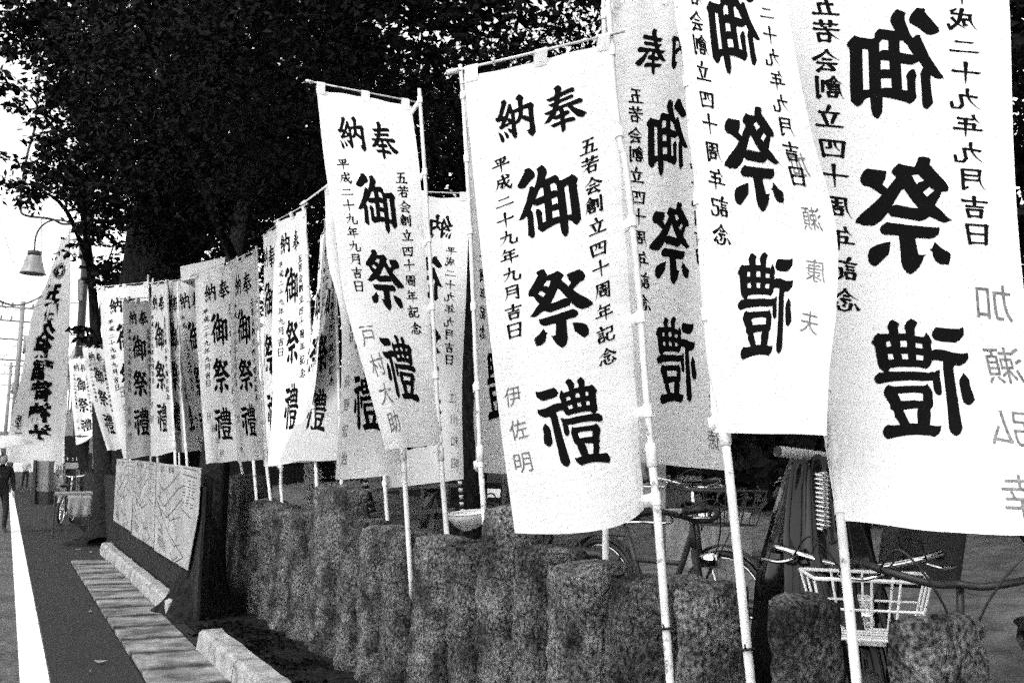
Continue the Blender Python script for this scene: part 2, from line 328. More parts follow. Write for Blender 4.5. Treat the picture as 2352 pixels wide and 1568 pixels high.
BIG.append((C4, [(1417,183),(1505,102),(1560,125),(1600,165),(1607,205),(1592,272),(1700,225),(1850,157),(1890,175),(1912,220),(1900,260),(1760,310),(1580,395),(1578,445),(1700,390),(1840,330),(1885,345),(1893,385),(1865,415),(1750,455),(1600,520),(1560,545),(1550,600),(1650,565),(1850,490),(2030,412),(2090,430),(2117,465),(2100,510),(2070,530),(1980,555),(1868,590),(1900,620),(2000,670),(2180,730),(2225,768),(2180,800),(2140,855),(2090,865),(2010,850),(1940,800),(1850,720),(1750,610),(1655,645),(1680,700),(1682,720),(1765,697),(1810,725),(1812,765),(1795,790),(1700,830),(1705,898),(1800,870),(1890,853),(1940,880),(1957,915),(1940,945),(1880,960),(1780,975),(1725,995),(1735,1135),(1700,1180),(1667,1218),(1640,1180),(1625,1110),(1610,1030),(1500,1075),(1465,1085),(1410,1060),(1372,1018),(1420,1018),(1500,980),(1605,940),(1595,880),(1510,908),(1470,900),(1430,880),(1380,945),(1330,975),(1232,997),(1300,890),(1360,775),(1310,790),(1250,770),(1207,735),(1250,738),(1330,705),(1415,665),(1425,610),(1395,608),(1350,590),(1305,548),(1345,548),(1445,510),(1448,460),(1355,488),(1290,460),(1262,417),(1310,415),(1370,385),(1450,352),(1458,235)],
  [[(1550,690),(1575,725),(1588,775),(1480,825),(1520,720)]]))
BIG.append((C4, [(205,498),(287,432),(325,465),(350,505),(330,560),(300,680),(262,838),(315,820),(345,720),(370,610),(375,555),(420,525),(440,535),(475,605),(475,640),(505,668),(622,612),(615,540),(600,450),(541,405),(590,330),(625,297),(690,325),(738,378),(722,440),(725,553),(800,520),(880,485),(905,470),(960,505),(993,545),(975,595),(985,720),(1010,900),(1040,1050),(1060,1150),(1025,1220),(990,1270),(940,1240),(885,1195),(868,1145),(832,1127),(880,1110),(908,1080),(900,970),(885,915),(860,925),(820,910),(710,860),(690,910),(660,950),(580,1000),(580,1010),(600,1120),(625,1225),(600,1310),(575,1320),(540,1300),(505,1250),(500,1215),(450,1200),(410,1150),(385,1095),(440,1098),(487,1115),(475,995),(440,1000),(400,1040),(310,1080),(270,1125),(230,1125),(195,1105),(183,1055),(220,1045),(255,960),(258,930),(180,960),(150,968),(110,945),(92,910),(103,870),(140,870),(180,760),(210,620),(222,540)],
  [[(428,735),(455,780),(467,880),(385,848)],[(373,910),(405,970),(320,1005)],[(545,735),(632,705),(635,780),(610,870),(575,930),(555,840)],[(737,650),(850,612),(880,812),(810,785),(742,790)]]))
BIG.append((C4, [(158,1180),(250,1235),(295,1280),(325,1345),(328,1400),(290,1430),(245,1400),(215,1310)], []))
BIG.append((C4, [(295,1163),(370,1195),(415,1235),(435,1275),(405,1333),(360,1310),(330,1240)], []))

# image quad (full-size px) of the reference banner -> unit square
QS = [(1852, 318), (2436, 172), (2578, 2030), (2062, 2130)]
def homog(src, dst):
    A = []; b = []
    for (x, y), (u, v) in zip(src, dst):
        A.append([x, y, 1, 0, 0, 0, -u*x, -u*y]); b.append(u); A.append([0, 0, 0, x, y, 1, -v*x, -v*y]); b.append(v)
    h = np.linalg.solve(np.array(A, float), np.array(b, float)); return np.append(h, 1).reshape(3, 3)
HG = homog(QS, [(0, 0), (1, 0), (1, 1), (0, 1)])
def toUV(p):
    a, b, c, d = [np.array(q, float) for q in QS]; u = v = .5
    for _ in range(8):                     # inverse bilinear
        r = a*(1-u)*(1-v)+b*u*(1-v)+c*u*v+d*(1-u)*v-np.array(p)
        J = np.column_stack([(b-a)*(1-v)+(c-d)*v, (d-a)*(1-u)+(c-b)*u]); du = np.linalg.solve(J, -r); u += du[0]; v += du[1]
    return (u, v)

# brush strokes for the small characters: (points, kind) in a 100 x 100 box, y down
K = {
'五': [([(22,14),(80,8)],'h'),([(50,13),(36,90)],'v'),([(26,48),(74,42),(68,86)],'v'),([(6,92),(96,86)],'h')],
'若': [([(10,20),(92,14)],'h'),([(34,4),(36,30)],'v'),([(66,2),(62,28)],'v'),([(6,44),(94,38)],'h'),([(52,32),(40,56),(6,86)],'t'),([(38,62),(42,97)],'v'),([(38,62),(78,58),(74,95)],'v'),([(42,91),(75,89)],'h')],
'会': [([(50,2),(36,26),(6,48)],'t'),([(50,6),(70,26),(97,44)],'n'),([(34,46),(66,43)],'h'),([(16,64),(86,59)],'h'),([(46,64),(26,90)],'v'),([(24,92),(76,86)],'h'),([(62,70),(84,98)],'n')],
'創': [([(34,2),(24,18),(4,34)],'t'),([(34,6),(46,18),(64,28)],'n'),([(26,26),(44,24)],'h'),([(18,38),(54,34),(50,60)],'v'),([(18,38),(14,66),(2,98)],'t'),([(22,48),(50,46)],'h'),([(20,60),(50,58)],'h'),([(24,72),(27,94)],'v'),([(24,72),(54,70),(50,92)],'v'),([(27,91),(51,89)],'h'),([(70,22),(72,70)],'v'),([(90,4),(90,96),(78,86)],'v')],
'立': [([(48,2),(55,22)],'v'),([(14,34),(86,27)],'h'),([(30,44),(42,78)],'v'),([(70,40),(56,84)],'v'),([(4,93),(97,86)],'h')],
'四': [([(10,26),(18,94)],'v'),([(10,26),(90,18),(82,92)],'v'),([(40,24),(38,46),(24,64)],'t'),([(58,22),(56,52),(74,52)],'v'),([(18,87),(84,84)],'h')],
'十': [([(4,50),(96,41)],'h'),([(50,2),(52,99)],'s')],
'周': [([(20,12),(20,56),(4,98)],'t'),([(20,12),(86,6),(86,96),(72,86)],'v'),([(34,30),(72,27)],'h'),([(52,18),(52,46)],'v'),([(30,47),(76,44)],'h'),([(36,58),(39,84)],'v'),([(36,58),(70,55),(66,82)],'v'),([(39,81),(67,79)],'h')],
'年': [([(30,0),(24,18),(8,36)],'t'),([(28,20),(84,14)],'h'),([(28,42),(80,38)],'h'),([(28,42),(30,66)],'v'),([(2,70),(98,62)],'h'),([(56,18),(58,100)],'s')],
'記': [([(24,0),(33,13)],'v'),([(2,25),(48,19)],'h'),([(12,39),(40,36)],'h'),([(12,53),(40,50)],'h'),([(12,66),(16,95)],'v'),([(12,66),(43,63),(39,93)],'v'),([(16,90),(40,88)],'h'),([(54,16),(88,11),(86,44)],'v'),([(58,46),(88,42)],'h'),([(58,46),(58,84),(72,93),(92,90),(97,70)],'v')],
'念': [([(50,0),(34,26),(4,46)],'t'),([(50,4),(70,24),(98,42)],'n'),([(36,32),(58,30)],'h'),([(34,48),(66,44),(50,64)],'v'),([(20,66),(9,90)],'n'),([(34,66),(40,90),(60,97),(78,92),(79,76)],'v'),([(52,62),(60,77)],'n'),([(80,60),(96,82)],'n')],
'平': [([(20,16),(80,8)],'h'),([(26,24),(36,42)],'n'),([(76,20),(62,42)],'v'),([(2,58),(98,49)],'h'),([(50,14),(52,100)],'s')],
'成': [([(24,28),(22,62),(4,98)],'t'),([(24,30),(86,22)],'h'),([(26,52),(47,49),(44,80),(34,74)],'v'),([(50,2),(62,60),(90,98),(98,74)],'v'),([(84,44),(64,72),(40,94)],'t'),([(70,2),(86,15)],'n')],
'二': [([(20,28),(78,20)],'h'),([(2,84),(98,73)],'h')],
'九': [([(42,2),(36,52),(2,96)],'t'),([(12,40),(66,30),(60,76),(70,92),(94,90),(97,62)],'v')],
'月': [([(24,6),(24,62),(6,100)],'t'),([(24,8),(82,3),(82,96),(66,84)],'v'),([(28,32),(78,29)],'h'),([(28,54),(78,51)],'h')],
'吉': [([(6,25),(94,17)],'h'),([(50,0),(50,46)],'v'),([(20,48),(80,43)],'h'),([(28,62),(32,98)],'v'),([(28,62),(76,58),(71,96)],'v'),([(32,91),(72,89)],'h')],
'日': [([(18,6),(24,98)],'v'),([(18,8),(84,3),(78,96)],'v'),([(24,49),(78,46)],'h'),([(24,90),(78,88)],'h')],
}
def stroke_polys(pts, kind):
    P = [Vector((x, y)) for x, y in pts]
    if kind in 'tn' and len(P) == 3:       # curve
        a, b, c = P; b2 = 2*b-(a+c)/2; P = [(1-t)**2*a+2*t*(1-t)*b2+t*t*c for t in [k/6 for k in range(7)]]
    n = len(P); out = []
    base = {'h': 10.5, 'v': 13, 't': 12.5, 'n': 9.5, 's': 13.5}[kind]
    L = [0]
    for i in range(1, n): L.append(L[-1]+(P[i]-P[i-1]).length)
    ws = []
    for i in range(n):
        t = L[i]/L[-1]
        if kind == 'h': wd = base*(1.0 if t < .2 else 1.25)
        elif kind == 't': wd = base*(1.15-1.05*t)
        elif kind == 'n': wd = base*(.75+1.0*t)
        elif kind == 's': wd = base*(1.1-.75*t**2)
        else: wd = base*(1.1-.12*t)
        ws.append(wd)
    for i in range(n-1):
        a, b = P[i], P[i+1]; d = (b-a).normalized(); nr = Vector((-d.y, d.x))
        hz = abs(d.x) > abs(d.y)*1.3 and kind in 'v'
        k = .72 if hz else 1
        wa, wb = ws[i]*k/2, ws[i+1]*k/2
        ex0 = wa*.5; ex1 = wb*(.35 if kind != 't' else .1)
        a2, b2 = a-d*ex0, b+d*ex1
        if kind == 'h':
            m_ = (a+b)/2
            out.append([a2-nr*wa*.6-d*2, a+d*3-nr*wa*.85, m_-nr*wa*.72, b-d*9-nr*wb*.8, b-d*2-nr*wb*1.35, b2+nr*wb*.1+d*1.5, b-d*3+nr*wb*.95, m_+nr*wa*.75, a+d*9+nr*wa*.95, a+d*2+nr*wa*1.1])
        elif kind in 'vsn' and i == 0:
            out.append([a2-nr*wa*.9-d*1.5, a2+nr*wa*.5-d*2.5, a+nr*wa*1.3+d*2, a+nr*wa+d*7, b+nr*wb, b2+nr*wb*.3, b2-nr*wb*.6, b-nr*wb, a-nr*wa+d*6, a-nr*wa*1.15+d*2])
        else: out.append([a2-nr*wa, a2+nr*wa, b2+nr*wb*.9, b2-nr*wb*.9])
    return out
COLA = [('五',92,88),('若',107,212),('会',122,350),('創',130,478),('立',148,617),('四',155,762),('十',168,895),('周',180,1040),('年',195,1185),('記',207,1330),('念',222,1478)]
COLB = [('平',88,78),('成',110,225),('二',125,382),('十',135,535),('九',158,685),('年',168,840),('九',185,995),('月',192,1150),('吉',207,1310),('日',220,1465)]
polysUV = []            # list of loops lists in uv (u 0..1, v 0..1, front view)
for crop, outer, holes in BIG:
    polysUV.append([[toUV(p) for p in T(crop, outer)]]+[[toUV(p) for p in T(crop, h)] for h in holes])
for colm, (ox, oy, s), sz in ((COLA, (2290, 540, .599), 74), (COLB, (1960, 620, .4776), 68)):
    for ch, x, y in colm:
        uc, vc = toUV((ox+x*s, oy+y*s)); wU = sz/540.; hV = sz*.87/1850.
        if ch in '二': hV *= .8
        for pts, kind in K[ch]:
            for pl in stroke_polys(pts, kind):
                pl = [(uc+(p.x/100-.5)*wU, vc+(p.y/100-.5+(p.x/100-.5)*-.10)*hV) for p in pl]
                polysUV.append([pl])

def tri_template(polys, nu=10, nv=28, W=1., Hh=1.):
    bm = bmesh.new()
    for k, loops in enumerate(polys):
        flat = [p for l in loops for p in l]
        tris = tessellate_polygon([[Vector((u, v, 0)) for u, v in l] for l in loops])
        vs_ = [bm.verts.new((u*W, v*Hh, 0)) for u, v in flat]
        for t in tris:
            try: bm.faces.new([vs_[i] for i in t])
            except ValueError: pass
    for k in range(1, nu):
        bmesh.ops.bisect_plane(bm, geom=bm.verts[:]+bm.edges[:]+bm.faces[:], plane_co=(k/nu*W, 0, 0), plane_no=(1, 0, 0))
    for k in range(1, nv):
        bmesh.ops.bisect_plane(bm, geom=bm.verts[:]+bm.edges[:]+bm.faces[:], plane_co=(0, k/nv*Hh, 0), plane_no=(0, 1, 0))
    bm.verts.index_update()
    V = np.array([(v.co.x, v.co.y) for v in bm.verts]); Fc = [tuple(v.index for v in f.verts) for f in bm.faces]
    bm.free(); return V, Fc
TXT = tri_template(polysUV, 12, 32)
TXTF = tri_template(polysUV, 5, 10)

_fc = {}
def font_tris(text, offset=0.0, res=3):
    """outlines of one character of the built-in font as (V, F) in a unit box, y down"""
    key = (text, offset)
    if key in _fc: return _fc[key]
    c = bpy.data.curves.new('tmp', 'FONT'); c.body = text; c.resolution_u = res; c.offset = offset
    o = bpy.data.objects.new('tmp', c); COL.objects.link(o); bpy.context.view_layer.update()
    dg = bpy.context.evaluated_depsgraph_get(); me = o.evaluated_get(dg).to_mesh()
    V = np.array([(v.co.x, v.co.y) for v in me.vertices]); Fc = [tuple(p.vertices) for p in me.polygons]
    o.evaluated_get(dg).to_mesh_clear(); bpy.data.objects.remove(o); bpy.data.curves.remove(c)
    V[:, 0] -= V[:, 0].min(); mx = 1.0
    V[:, 1] = V[:, 1].max()-V[:, 1]
    sx = V[:, 0].max(); sy = V[:, 1].max(); V[:, 0] += (1-sx)/2; V[:, 1] += (1-sy)/2
    _fc[key] = (V, Fc); return _fc[key]
def name_template(text, u=.17, v0=.70, v1=.97, size=.13, asp=3., shift=.0, offset=-.002, rnd=None):
    Vs = []; FsL = []; m = len(text)
    r = random.Random(text)
    for k, ch in enumerate(text):
        V, Fc = font_tris(ch, offset); V = V.copy()-.5
        a = r.uniform(-.09, .09); R = np.array([[math.cos(a), -math.sin(a)], [math.sin(a), math.cos(a)]]); V = V @ R.T
        V[:, 1] -= V[:, 0]*.12
        vc = v0+(v1-v0)*(k+.5)/m
        V = np.column_stack([u+shift*k+r.uniform(-.012, .012)+V[:, 0]*size*.95, vc+V[:, 1]*size/asp])
        Vs.append(V); FsL.append(Fc)
    return [(a, f) for a, f in zip(Vs, FsL)]

# ------------------------------------------------------------------ banners
CLW, CLH = .63, 1.90
def cr1(xs, ys_, x):                 # smooth monotone-ish interpolation
    xs = np.array(xs, float); ys_ = np.array(ys_, float); x = np.asarray(x, float)
    if len(xs) == 2: return np.interp(x, xs, ys_)
    m = np.gradient(ys_, xs); i = np.clip(np.searchsorted(xs, x)-1, 0, len(xs)-2)
    h = xs[i+1]-xs[i]; t = (x-xs[i])/h
    return ((2*t**3-3*t**2+1)*ys_[i]+(t**3-2*t**2+t)*h*m[i]+(-2*t**3+3*t**2)*ys_[i+1]+(t**3-t**2)*h*m[i+1])

class Surf:
    """cloth surface from 3D control rows; u 0..1 image-left to image-right, v 0..1 down"""
    def __init__(s, rows, amp=.012, ph=0., pole='R', wav=1.3, sag=.0, fold=0):
        s.v = [r[0] for r in rows]; s.C = [np.array([[*p] for p in r[1]]) for r in rows]; s.amp = amp; s.ph = ph; s.pole = pole; s.wav = wav; s.fold = fold
        s.nc = len(s.C[0])
    def base(s, u, v):
        cols = [np.stack([cr1(s.v, [c[k][a] for c in s.C], v) for a in range(3)], -1) for k in range(s.nc)]
        u = u[:, None]
        if s.nc == 2: return cols[0]*(1-u)+cols[1]*u
        a, b, c = cols; b2 = 2*b-(a+c)/2
        return (1-u)**2*a+2*u*(1-u)*b2+u*u*c
    def __call__(s, u, v, off=0.):
        u = np.asarray(u, float); v = np.asarray(v, float); e = 2e-3
        P = s.base(u, v); du = s.base(u+e, v)-s.base(u-e, v); dv = s.base(u, v+e)-s.base(u, v-e)
        n = np.cross(du, dv); n /= np.linalg.norm(n, axis=1)[:, None]+1e-12
        f = (1-u) if s.pole == 'R' else u      # distance from the pole side
        d = s.amp*(np.sin(2*np.pi*(s.wav*u+.45*v)+s.ph)*(.35+.65*f)+.45*np.sin(2*np.pi*(2.3*u-.9*v)+s.ph*2.1)*f + .5*np.sin(2*np.pi*(.7*v+.3*u)+s.ph*1.3))
        d += s.amp*.5*np.exp(-v*9)*np.sin(u*2*np.pi*3+s.ph)            # gathers under the tabs
        d += s.amp*.35*np.exp(-(1-f)*10*0-f*9)*np.sin(v*2*np.pi*6)      # pulls at the pole tabs
        if s.fold: d += s.fold*np.sin(2*np.pi*(3.5*u+.3*v)+s.ph)
        Q = P+n*(d+off)[:, None]
        return Q
def mesh_np(name, V, Fc, mt, parent, smooth=False, uv=None):
    me = bpy.data.meshes.new(name); me.from_pydata(V.tolist(), [], Fc); me.update()
    if smooth: me.polygons.foreach_set('use_smooth', [True]*len(me.polygons))
    if uv is not None:
        l = me.uv_layers.new(name='UVMap'); idx = np.zeros(len(me.loops), dtype=np.int32); me.loops.foreach_get('vertex_index', idx)
        l.data.foreach_set('uv', uv[idx].ravel())
    return link(name, me, parent, mt)

NB = {}
def banner(key, back, X, pole, rows, name, label, near=True, cmat='cloth', amp=.012, ph=None, tie=None, far=False, pr=.0145, group='white festival banners planted along the stone fence', tpl=None, topmid=None, lettering=True, wide=CLW, depthY=None, fold=0, rodext=.06, nofinal=False, ztop=None):
    """pole: layout px on plane x=X; rows: (v, (xl,yl), [(xm,ym)], (xr,yr)); back=True: seen from the back (pole at image left)"""
    if isinstance(X, (list, tuple)): XL = X; X = XL[-1][1]; UN = lambda x, y: onX(x, y, float(np.interp(y, [k[0] for k in XL], [k[1] for k in XL])))
    else: UN = (lambda x, y: onY(x, y, depthY)) if depthY else (lambda x, y: onX(x, y, X))
    pp = [UN(x, y) for x, y in pole]
    if pp[-1].z > 0.02 and not nofinal:              # carry on down to the ground
        d = (pp[-1]-pp[-2]).normalized(); pp.append(pp[-1]+d*(pp[-1].z-.0)/-d.z)
    base = pp[-1]; root = empty('nobori_banner', (base.x, base.y, 0), label, 'banner', group)
    sp = smoothpts(pp, 6)
    # telescoping pole: lower thick section, collar, thinner upper section
    zs = [p.z for p in sp]; zc = 1.35
    lo = [p for p in sp if p.z <= zc]; hi = [p for p in sp if p.z > zc]
    if lo and hi:
        MB().tube(hi+[lo[0]], pr*.82, 10).build('pole', M['pole'], root, True)
        MB().tube([hi[-1]]+lo if (hi[-1]-lo[0]).length > .01 else lo, pr, 10).build('pole', M['pole'], root, True)
        c = hi[-1]; dd = (lo[0]-hi[0]).normalized()
        MB().tube([c-dd*.05, c-dd*.045, c+dd*.03, c+dd*.035], [pr*1.0, pr*1.35, pr*1.35, pr], 12).build('pole_collar', M['pole'], root, True)
    else: MB().tube(sp, pr, 10).build('pole', M['pole'], root, True)
    # cloth control points
    cr = []
    for r in rows:
        v, pts = r[0], r[1:]; L_, R_ = pts[0], pts[-1]; pl = L_ if back else R_; fr = R_ if back else L_
        P0 = UN(*pl)
        d = ray(*fr).normalized(); oc = EYE-P0; bq = oc.dot(d); cq = oc.dot(oc)-wide**2; disc = bq*bq-cq
        if disc > 0: t = -bq-math.sqrt(disc) if near else -bq+math.sqrt(disc)
        else: t = -bq
        P1 = EYE+d*t
        out = [P0, P1] if back else [P1, P0]
        if len(pts) == 3:
            dm = (depth(P0)+depth(P1))/2; out = [out[0], atD(pts[1][0], pts[1][1], dm), out[1]]
        cr.append((v, out))
    nc = max(len(c[1]) for c in cr)
    if nc == 3: cr = [(v, c if len(c) == 3 else [c[0], (c[0]+c[1])/2, c[1]]) for v, c in cr]
    sf = Surf([(v, [tuple(p) for p in c]) for v, c in cr], amp, ph if ph is not None else (hash(key) % 7), 'L' if back else 'R', fold=fold)
    nu, nv = (10, 24) if far else (28, 72)
    U, Vv = np.meshgrid(np.linspace(0, 1, nu+1), np.linspace(0, 1, nv+1)); U = U.ravel(); Vv = Vv.ravel()
    V3 = sf(U, Vv); Fc = [(j*(nu+1)+i, (j+1)*(nu+1)+i, (j+1)*(nu+1)+i+1, j*(nu+1)+i+1) for j in range(nv) for i in range(nu)]
    cl = mesh_np('cloth', V3, Fc, M[cmat], root, True, uv=np.column_stack([U*.63, Vv*1.9]))
    # tabs over the crossbar
    up = Vector((0, 0, 1)); e = .0055
    tl, tr = [Vector(sf(np.array([u]), np.array([0.]))[0]) for u in (0, 1)]
    ax = (tr-tl).normalized()
    rod0, rod1 = tl+up*.035, tr+up*.035
    rod0 = rod0-ax*(rodext if not back else .05); rod1 = rod1+ax*(.05 if not back else rodext)
    MB().tube([rod0, rod1], .0055, 8).build('crossbar', M['pole'], root, True)
    for end, dr in ((rod0, 1), (rod1, -1)):
        if (end == rod0) != back: MB().tube([end-ax*dr*.01, end+ax*dr*.035], .011, 8).build('end_cap', M['pole'], root, True)
    for u in ((.04, .5, .93) if not far else (.06, .5, .94)):
        p = Vector(sf(np.array([u]), np.array([0.012]))[0]); q = tl.lerp(tr, u)+up*.035; hw = .026; nrm = ax.cross(up).normalized()
        V = []
        for (o_, zz) in ((p+nrm*.004, 0), (q+nrm*.008, 0), (q+nrm*.004+up*.009, 0), (q-nrm*.004+up*.009, 0), (q-nrm*.008, 0), (p-nrm*.004, 0)):
            V += [o_-ax*hw, o_+ax*hw]
        MB().add(V, [(2*i, 2*i+1, 2*i+3, 2*i+2) for i in range(5)]).build('tab', M[cmat], root)
    # tabs round the pole
    for v in ((.015, .20, .40, .60, .80, .985) if not far else (.02, .5, .98)):
        uu = 0. if back else 1.; p = Vector(sf(np.array([uu]), np.array([v]))[0])
        k = min(range(len(sp)), key=lambda i: (sp[i]-p).length)
        a = sp[k]; b = sp[min(k+1, len(sp)-1)]; a0 = sp[max(k-1, 0)]
        seg = (b-a0); t = max(0, min(1, (p-a0).dot(seg)/max(1e-9, seg.length_squared))); c = a0+seg*t; dd = seg.normalized()
        if (c-p).length > .30: continue
        m = MB(); m.tube([c-dd*.022, c+dd*.022], pr*1.16, 12, caps=False)
        sd = (p-c); 
        if sd.length > pr:
            s1 = sd.normalized(); th = s1.cross(dd).normalized()*.003
            A = [c+s1*pr-dd*.022, c+s1*pr+dd*.022, p+s1*.015+dd*.022, p+s1*.015-dd*.022]
            m.add([x+th for x in A]+[x-th for x in A], [(0, 1, 2, 3), (4, 7, 6, 5), (0, 3, 7, 4), (1, 5, 6, 2)])
        m.build('tab', M[cmat], root, True)
    # lettering on both faces
    if lettering:
        tp = tpl if tpl is not None else (TXTF if far else TXT)
        def put(V2, F2, nm, mt_):
            uu = V2[:, 0] if not back else 1-V2[:, 0]; k = (uu > .004) & (uu < .996) & (V2[:, 1] > 0) & (V2[:, 1] < .998)
            F3 = [f for f in F2 if all(k[i] for i in f)]
            eo = .03 if depthY else (.004 if far else .0018); A = sf(uu, V2[:, 1], eo); B = sf(uu, V2[:, 1], -eo); n_ = len(A)
            o = mesh_np(nm, np.vstack([A, B]), F3+[tuple(i+n_ for i in f) for f in F3], mt_, cl); return o
        put(tp[0], tp[1], 'lettering', M['ink'])
        for nm_ in (name or []): put(*nm_, 'handwritten_character', M['marker'])
    if tie:
        for (tx, ty) in tie:
            p = onX(tx, ty, X); k = min(range(len(sp)), key=lambda i: (sp[i]-p).length); c = sp[k]
            m = MB(); m.tube(circ(c, pr+.004, (0, .15, 1), 14), .005, 6, closed=True); m.tube([c+Vector((.015, .01, .0)), c+Vector((.04, .06, -.02)), c+Vector((.05, .13, -.03))], .005, 6)
            m.tube([c+Vector((-.015, -.01, 0)), c+Vector((-.035, -.03, .02))], .003, 5)
            m.build('tie', M['black'], root, True)
    NB[key] = (root, sf, sp); return root
XP = XF+.15
N = name_template
banner('1', True, [(-400, XP+.26), (900, XP+.24), (1195, XP+.12), (1568, XF+.08)], [(1752,-400),(1775,0),(1805,300),(1845,600),(1893,870),(1912,1000),(1930,1180),(1968,1568),(1990,1740)],
  [(0,(1762,-300),(2292,-330)),(.22,(1793,30),(2318,8)),(.435,(1815,350),(2328,340)),(.553,(1835,530),(2338,522)),(.664,(1852,695),(2354,690)),(.843,(1885,955),(2392,965)),(1,(1925,1195),(2150,1216),(2430,1236))],
  N('加瀬弘幸', .13, .62, 1.0, .18), 'largest nearest white banner at the right, writing reversed, top out of the picture', near=True, amp=.010, ph=1)
banner('2', True, XF+.02, [(1535,-400),(1554,0),(1575,128),(1588,307),(1600,402),(1629,804),(1665,1000),(1725,1568),(1745,1720)],
  [(0,(1535,-342),(1790,-350)),(.258,(1556,0),(1816,0)),(.493,(1590,315),(1868,305)),(.648,(1606,522),(1918,520)),(.802,(1622,725),(1913,723)),(.9,(1630,857),(1896,854)),(1,(1638,993),(1890,998))],
  N('加瀬康夫', .14, .50, .86, .13), 'second white banner from the right, reversed writing, its edge lying over the largest banner', near=True, amp=.010, ph=2.2, tie=[(1722,1520)])
banner('3', True, XP+.1, [(1386,-160),(1389,200),(1392,700),(1391,1294)],
  [(0,(1407,4),(1640,-8)),(.5,(1418,528),(1645,520)),(1,(1455,1060),(1665,1080))],
  N('中西公徳', .12, .66, .98, .13), 'white reversed banner hanging just behind the pole of the large readable banner', near=False, amp=.012, ph=.5)
banner('5', True, XP, [(1057,150),(1064,230),(1077,467),(1092,800),(1105,1080),(1110,1150)],
  [(0,(1066,205),(1178,190)),(.4,(1080,530),(1192,520)),(1,(1093,1082),(1205,1092))],
  None, 'narrow reversed banner half hidden behind the left edge of the large readable one', near=False, amp=.012, ph=3)
banner('4', False, XF-.035, [(1392,-120),(1397,0),(1402,70),(1410,200),(1425,330),(1437,380),(1455,540),(1470,700),(1480,850),(1497,1050),(1510,1180),(1540,1568),(1553,1740)],
  [(0,(1066,183),(1240,138),(1408,98)),(.27,(1093,467),(1260,425),(1425,380)),(.5,(1117,700),(1288,668),(1443,630)),(.75,(1147,960),(1310,935),(1460,898)),(1,(1184,1223),(1385,1216),(1478,1168))],
  N('伊佐明', .11, .67, .885, .14), 'large readable white banner in the middle, facing the camera', near=True, amp=.007, ph=4.2, tie=[(1526,1470)])
banner('6', False, XP, [(963,205),(977,417),(990,640),(1003,900),(1017,1112),(1032,1290)],
  [(0,(727,203),(946,243)),(.2,(745,365),(966,408)),(.4,(771,525),(975,560)),(.6,(793,680),(984,712)),(.8,(840,855),(998,864)),(1,(886,1033),(1012,1020))],
  N('戸村大助', .15, .665, .97, .19, shift=.02), 'readable white banner left of the middle, crossbar sticking out to its left against black trees', near=True, amp=.008, ph=0)
banner('7', True, XP+.2, [(860,430),(872,780),(884,1102),(890,1199)],
  [(0,(872,446),(1078,456)),(.3,(874,640),(1072,640)),(.6,(876,850),(1062,850)),(1,(880,1122),(1066,1100))],
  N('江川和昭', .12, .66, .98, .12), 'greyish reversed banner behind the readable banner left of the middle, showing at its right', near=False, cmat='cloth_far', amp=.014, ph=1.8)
banner('8', False, [(335, XF-.02), (1250, XF-.02), (1332, XF), (1400, XF+.12)], [(885,330),(898,600),(915,900),(926,1045),(944,1332),(949,1400)],
  [(0,(747,442),(885,340)),(.25,(750,600),(888,540)),(.45,(776,710),(890,690)),(.75,(781,900),(898,885)),(1,(769,1101),(926,1090))],
  N('荻野宏治', .12, .68, .98, .12), 'bright banner with only its left part showing beside the slanting one, hem touching the stones', near=True, amp=.012, ph=2.6, tie=[(943,1310)], rodext=.22)
# folded banner: front half in the shade-greyed cotton, free edge turned back
banner('9', False, XP+.12, [(765,480),(775,800),(783,1050),(786,1177)],
  [(0,(742,560),(770,512)),(.22,(742,650),(771,635)),(.45,(716,770),(774,760)),(.7,(700,900),(778,895)),(1,(640,1062),(781,1056))],
  None, 'grey banner half covered by a bright twisted strip, hem above the tall wide stone', near=False, cmat='cloth_shade', amp=.014, ph=5)
banner('9b', True, XP+.02, [(706,560),(690,800),(655,1020),(645,1100),(649,1169)],
  [(0,(735,560),(752,520)),(.25,(728,680),(747,640)),(.5,(712,800),(736,790)),(.75,(680,930),(712,930)),(1,(628,1068),(667,1060))],
  None, 'bright twisted sliver of banner crossing diagonally in front of the grey one', near=True, amp=.02, ph=2)
banner('10', False, XP, [(698,468),(704,560),(710,700),(718,900),(727,1102),(729,1160)],
  [(0,(638,515),(703,480)),(.4,(632,720),(708,690)),(.8,(624,950),(714,940)),(1,(612,1068),(718,1060))],
  None, 'bright narrow readable banner whose pole top stands clear against the dark trees', near=False, amp=.018, ph=3.3)
banner('11', False, XP+.1, [(636,505),(642,800),(645,1050),(648,1160)],
  [(0,(597,545),(638,520)),(.5,(603,800),(645,790)),(1,(610,1072),(652,1066))],
  None, 'bright very narrow banner overlapped by the one with the clear pole top', near=False, amp=.018, ph=1.1)
banner('12', False, XP-.06, [(588,566),(594,700),(602,880),(612,1060),(621,1145)],
  [(0,(525,612),(588,580)),(.45,(530,830),(596,815)),(1,(548,1060),(609,1055))],
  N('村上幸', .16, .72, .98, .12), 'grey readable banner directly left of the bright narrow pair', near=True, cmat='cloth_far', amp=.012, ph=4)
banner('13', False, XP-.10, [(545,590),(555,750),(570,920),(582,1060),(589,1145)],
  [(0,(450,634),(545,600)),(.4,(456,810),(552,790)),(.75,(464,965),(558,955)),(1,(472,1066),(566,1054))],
  N('日暮年崇', .14, .70, .98, .13, shift=.09), 'wide grey readable banner above the tree trunk, handwritten name slanting down its hem', near=True, cmat='cloth_far', amp=.012, ph=.9)
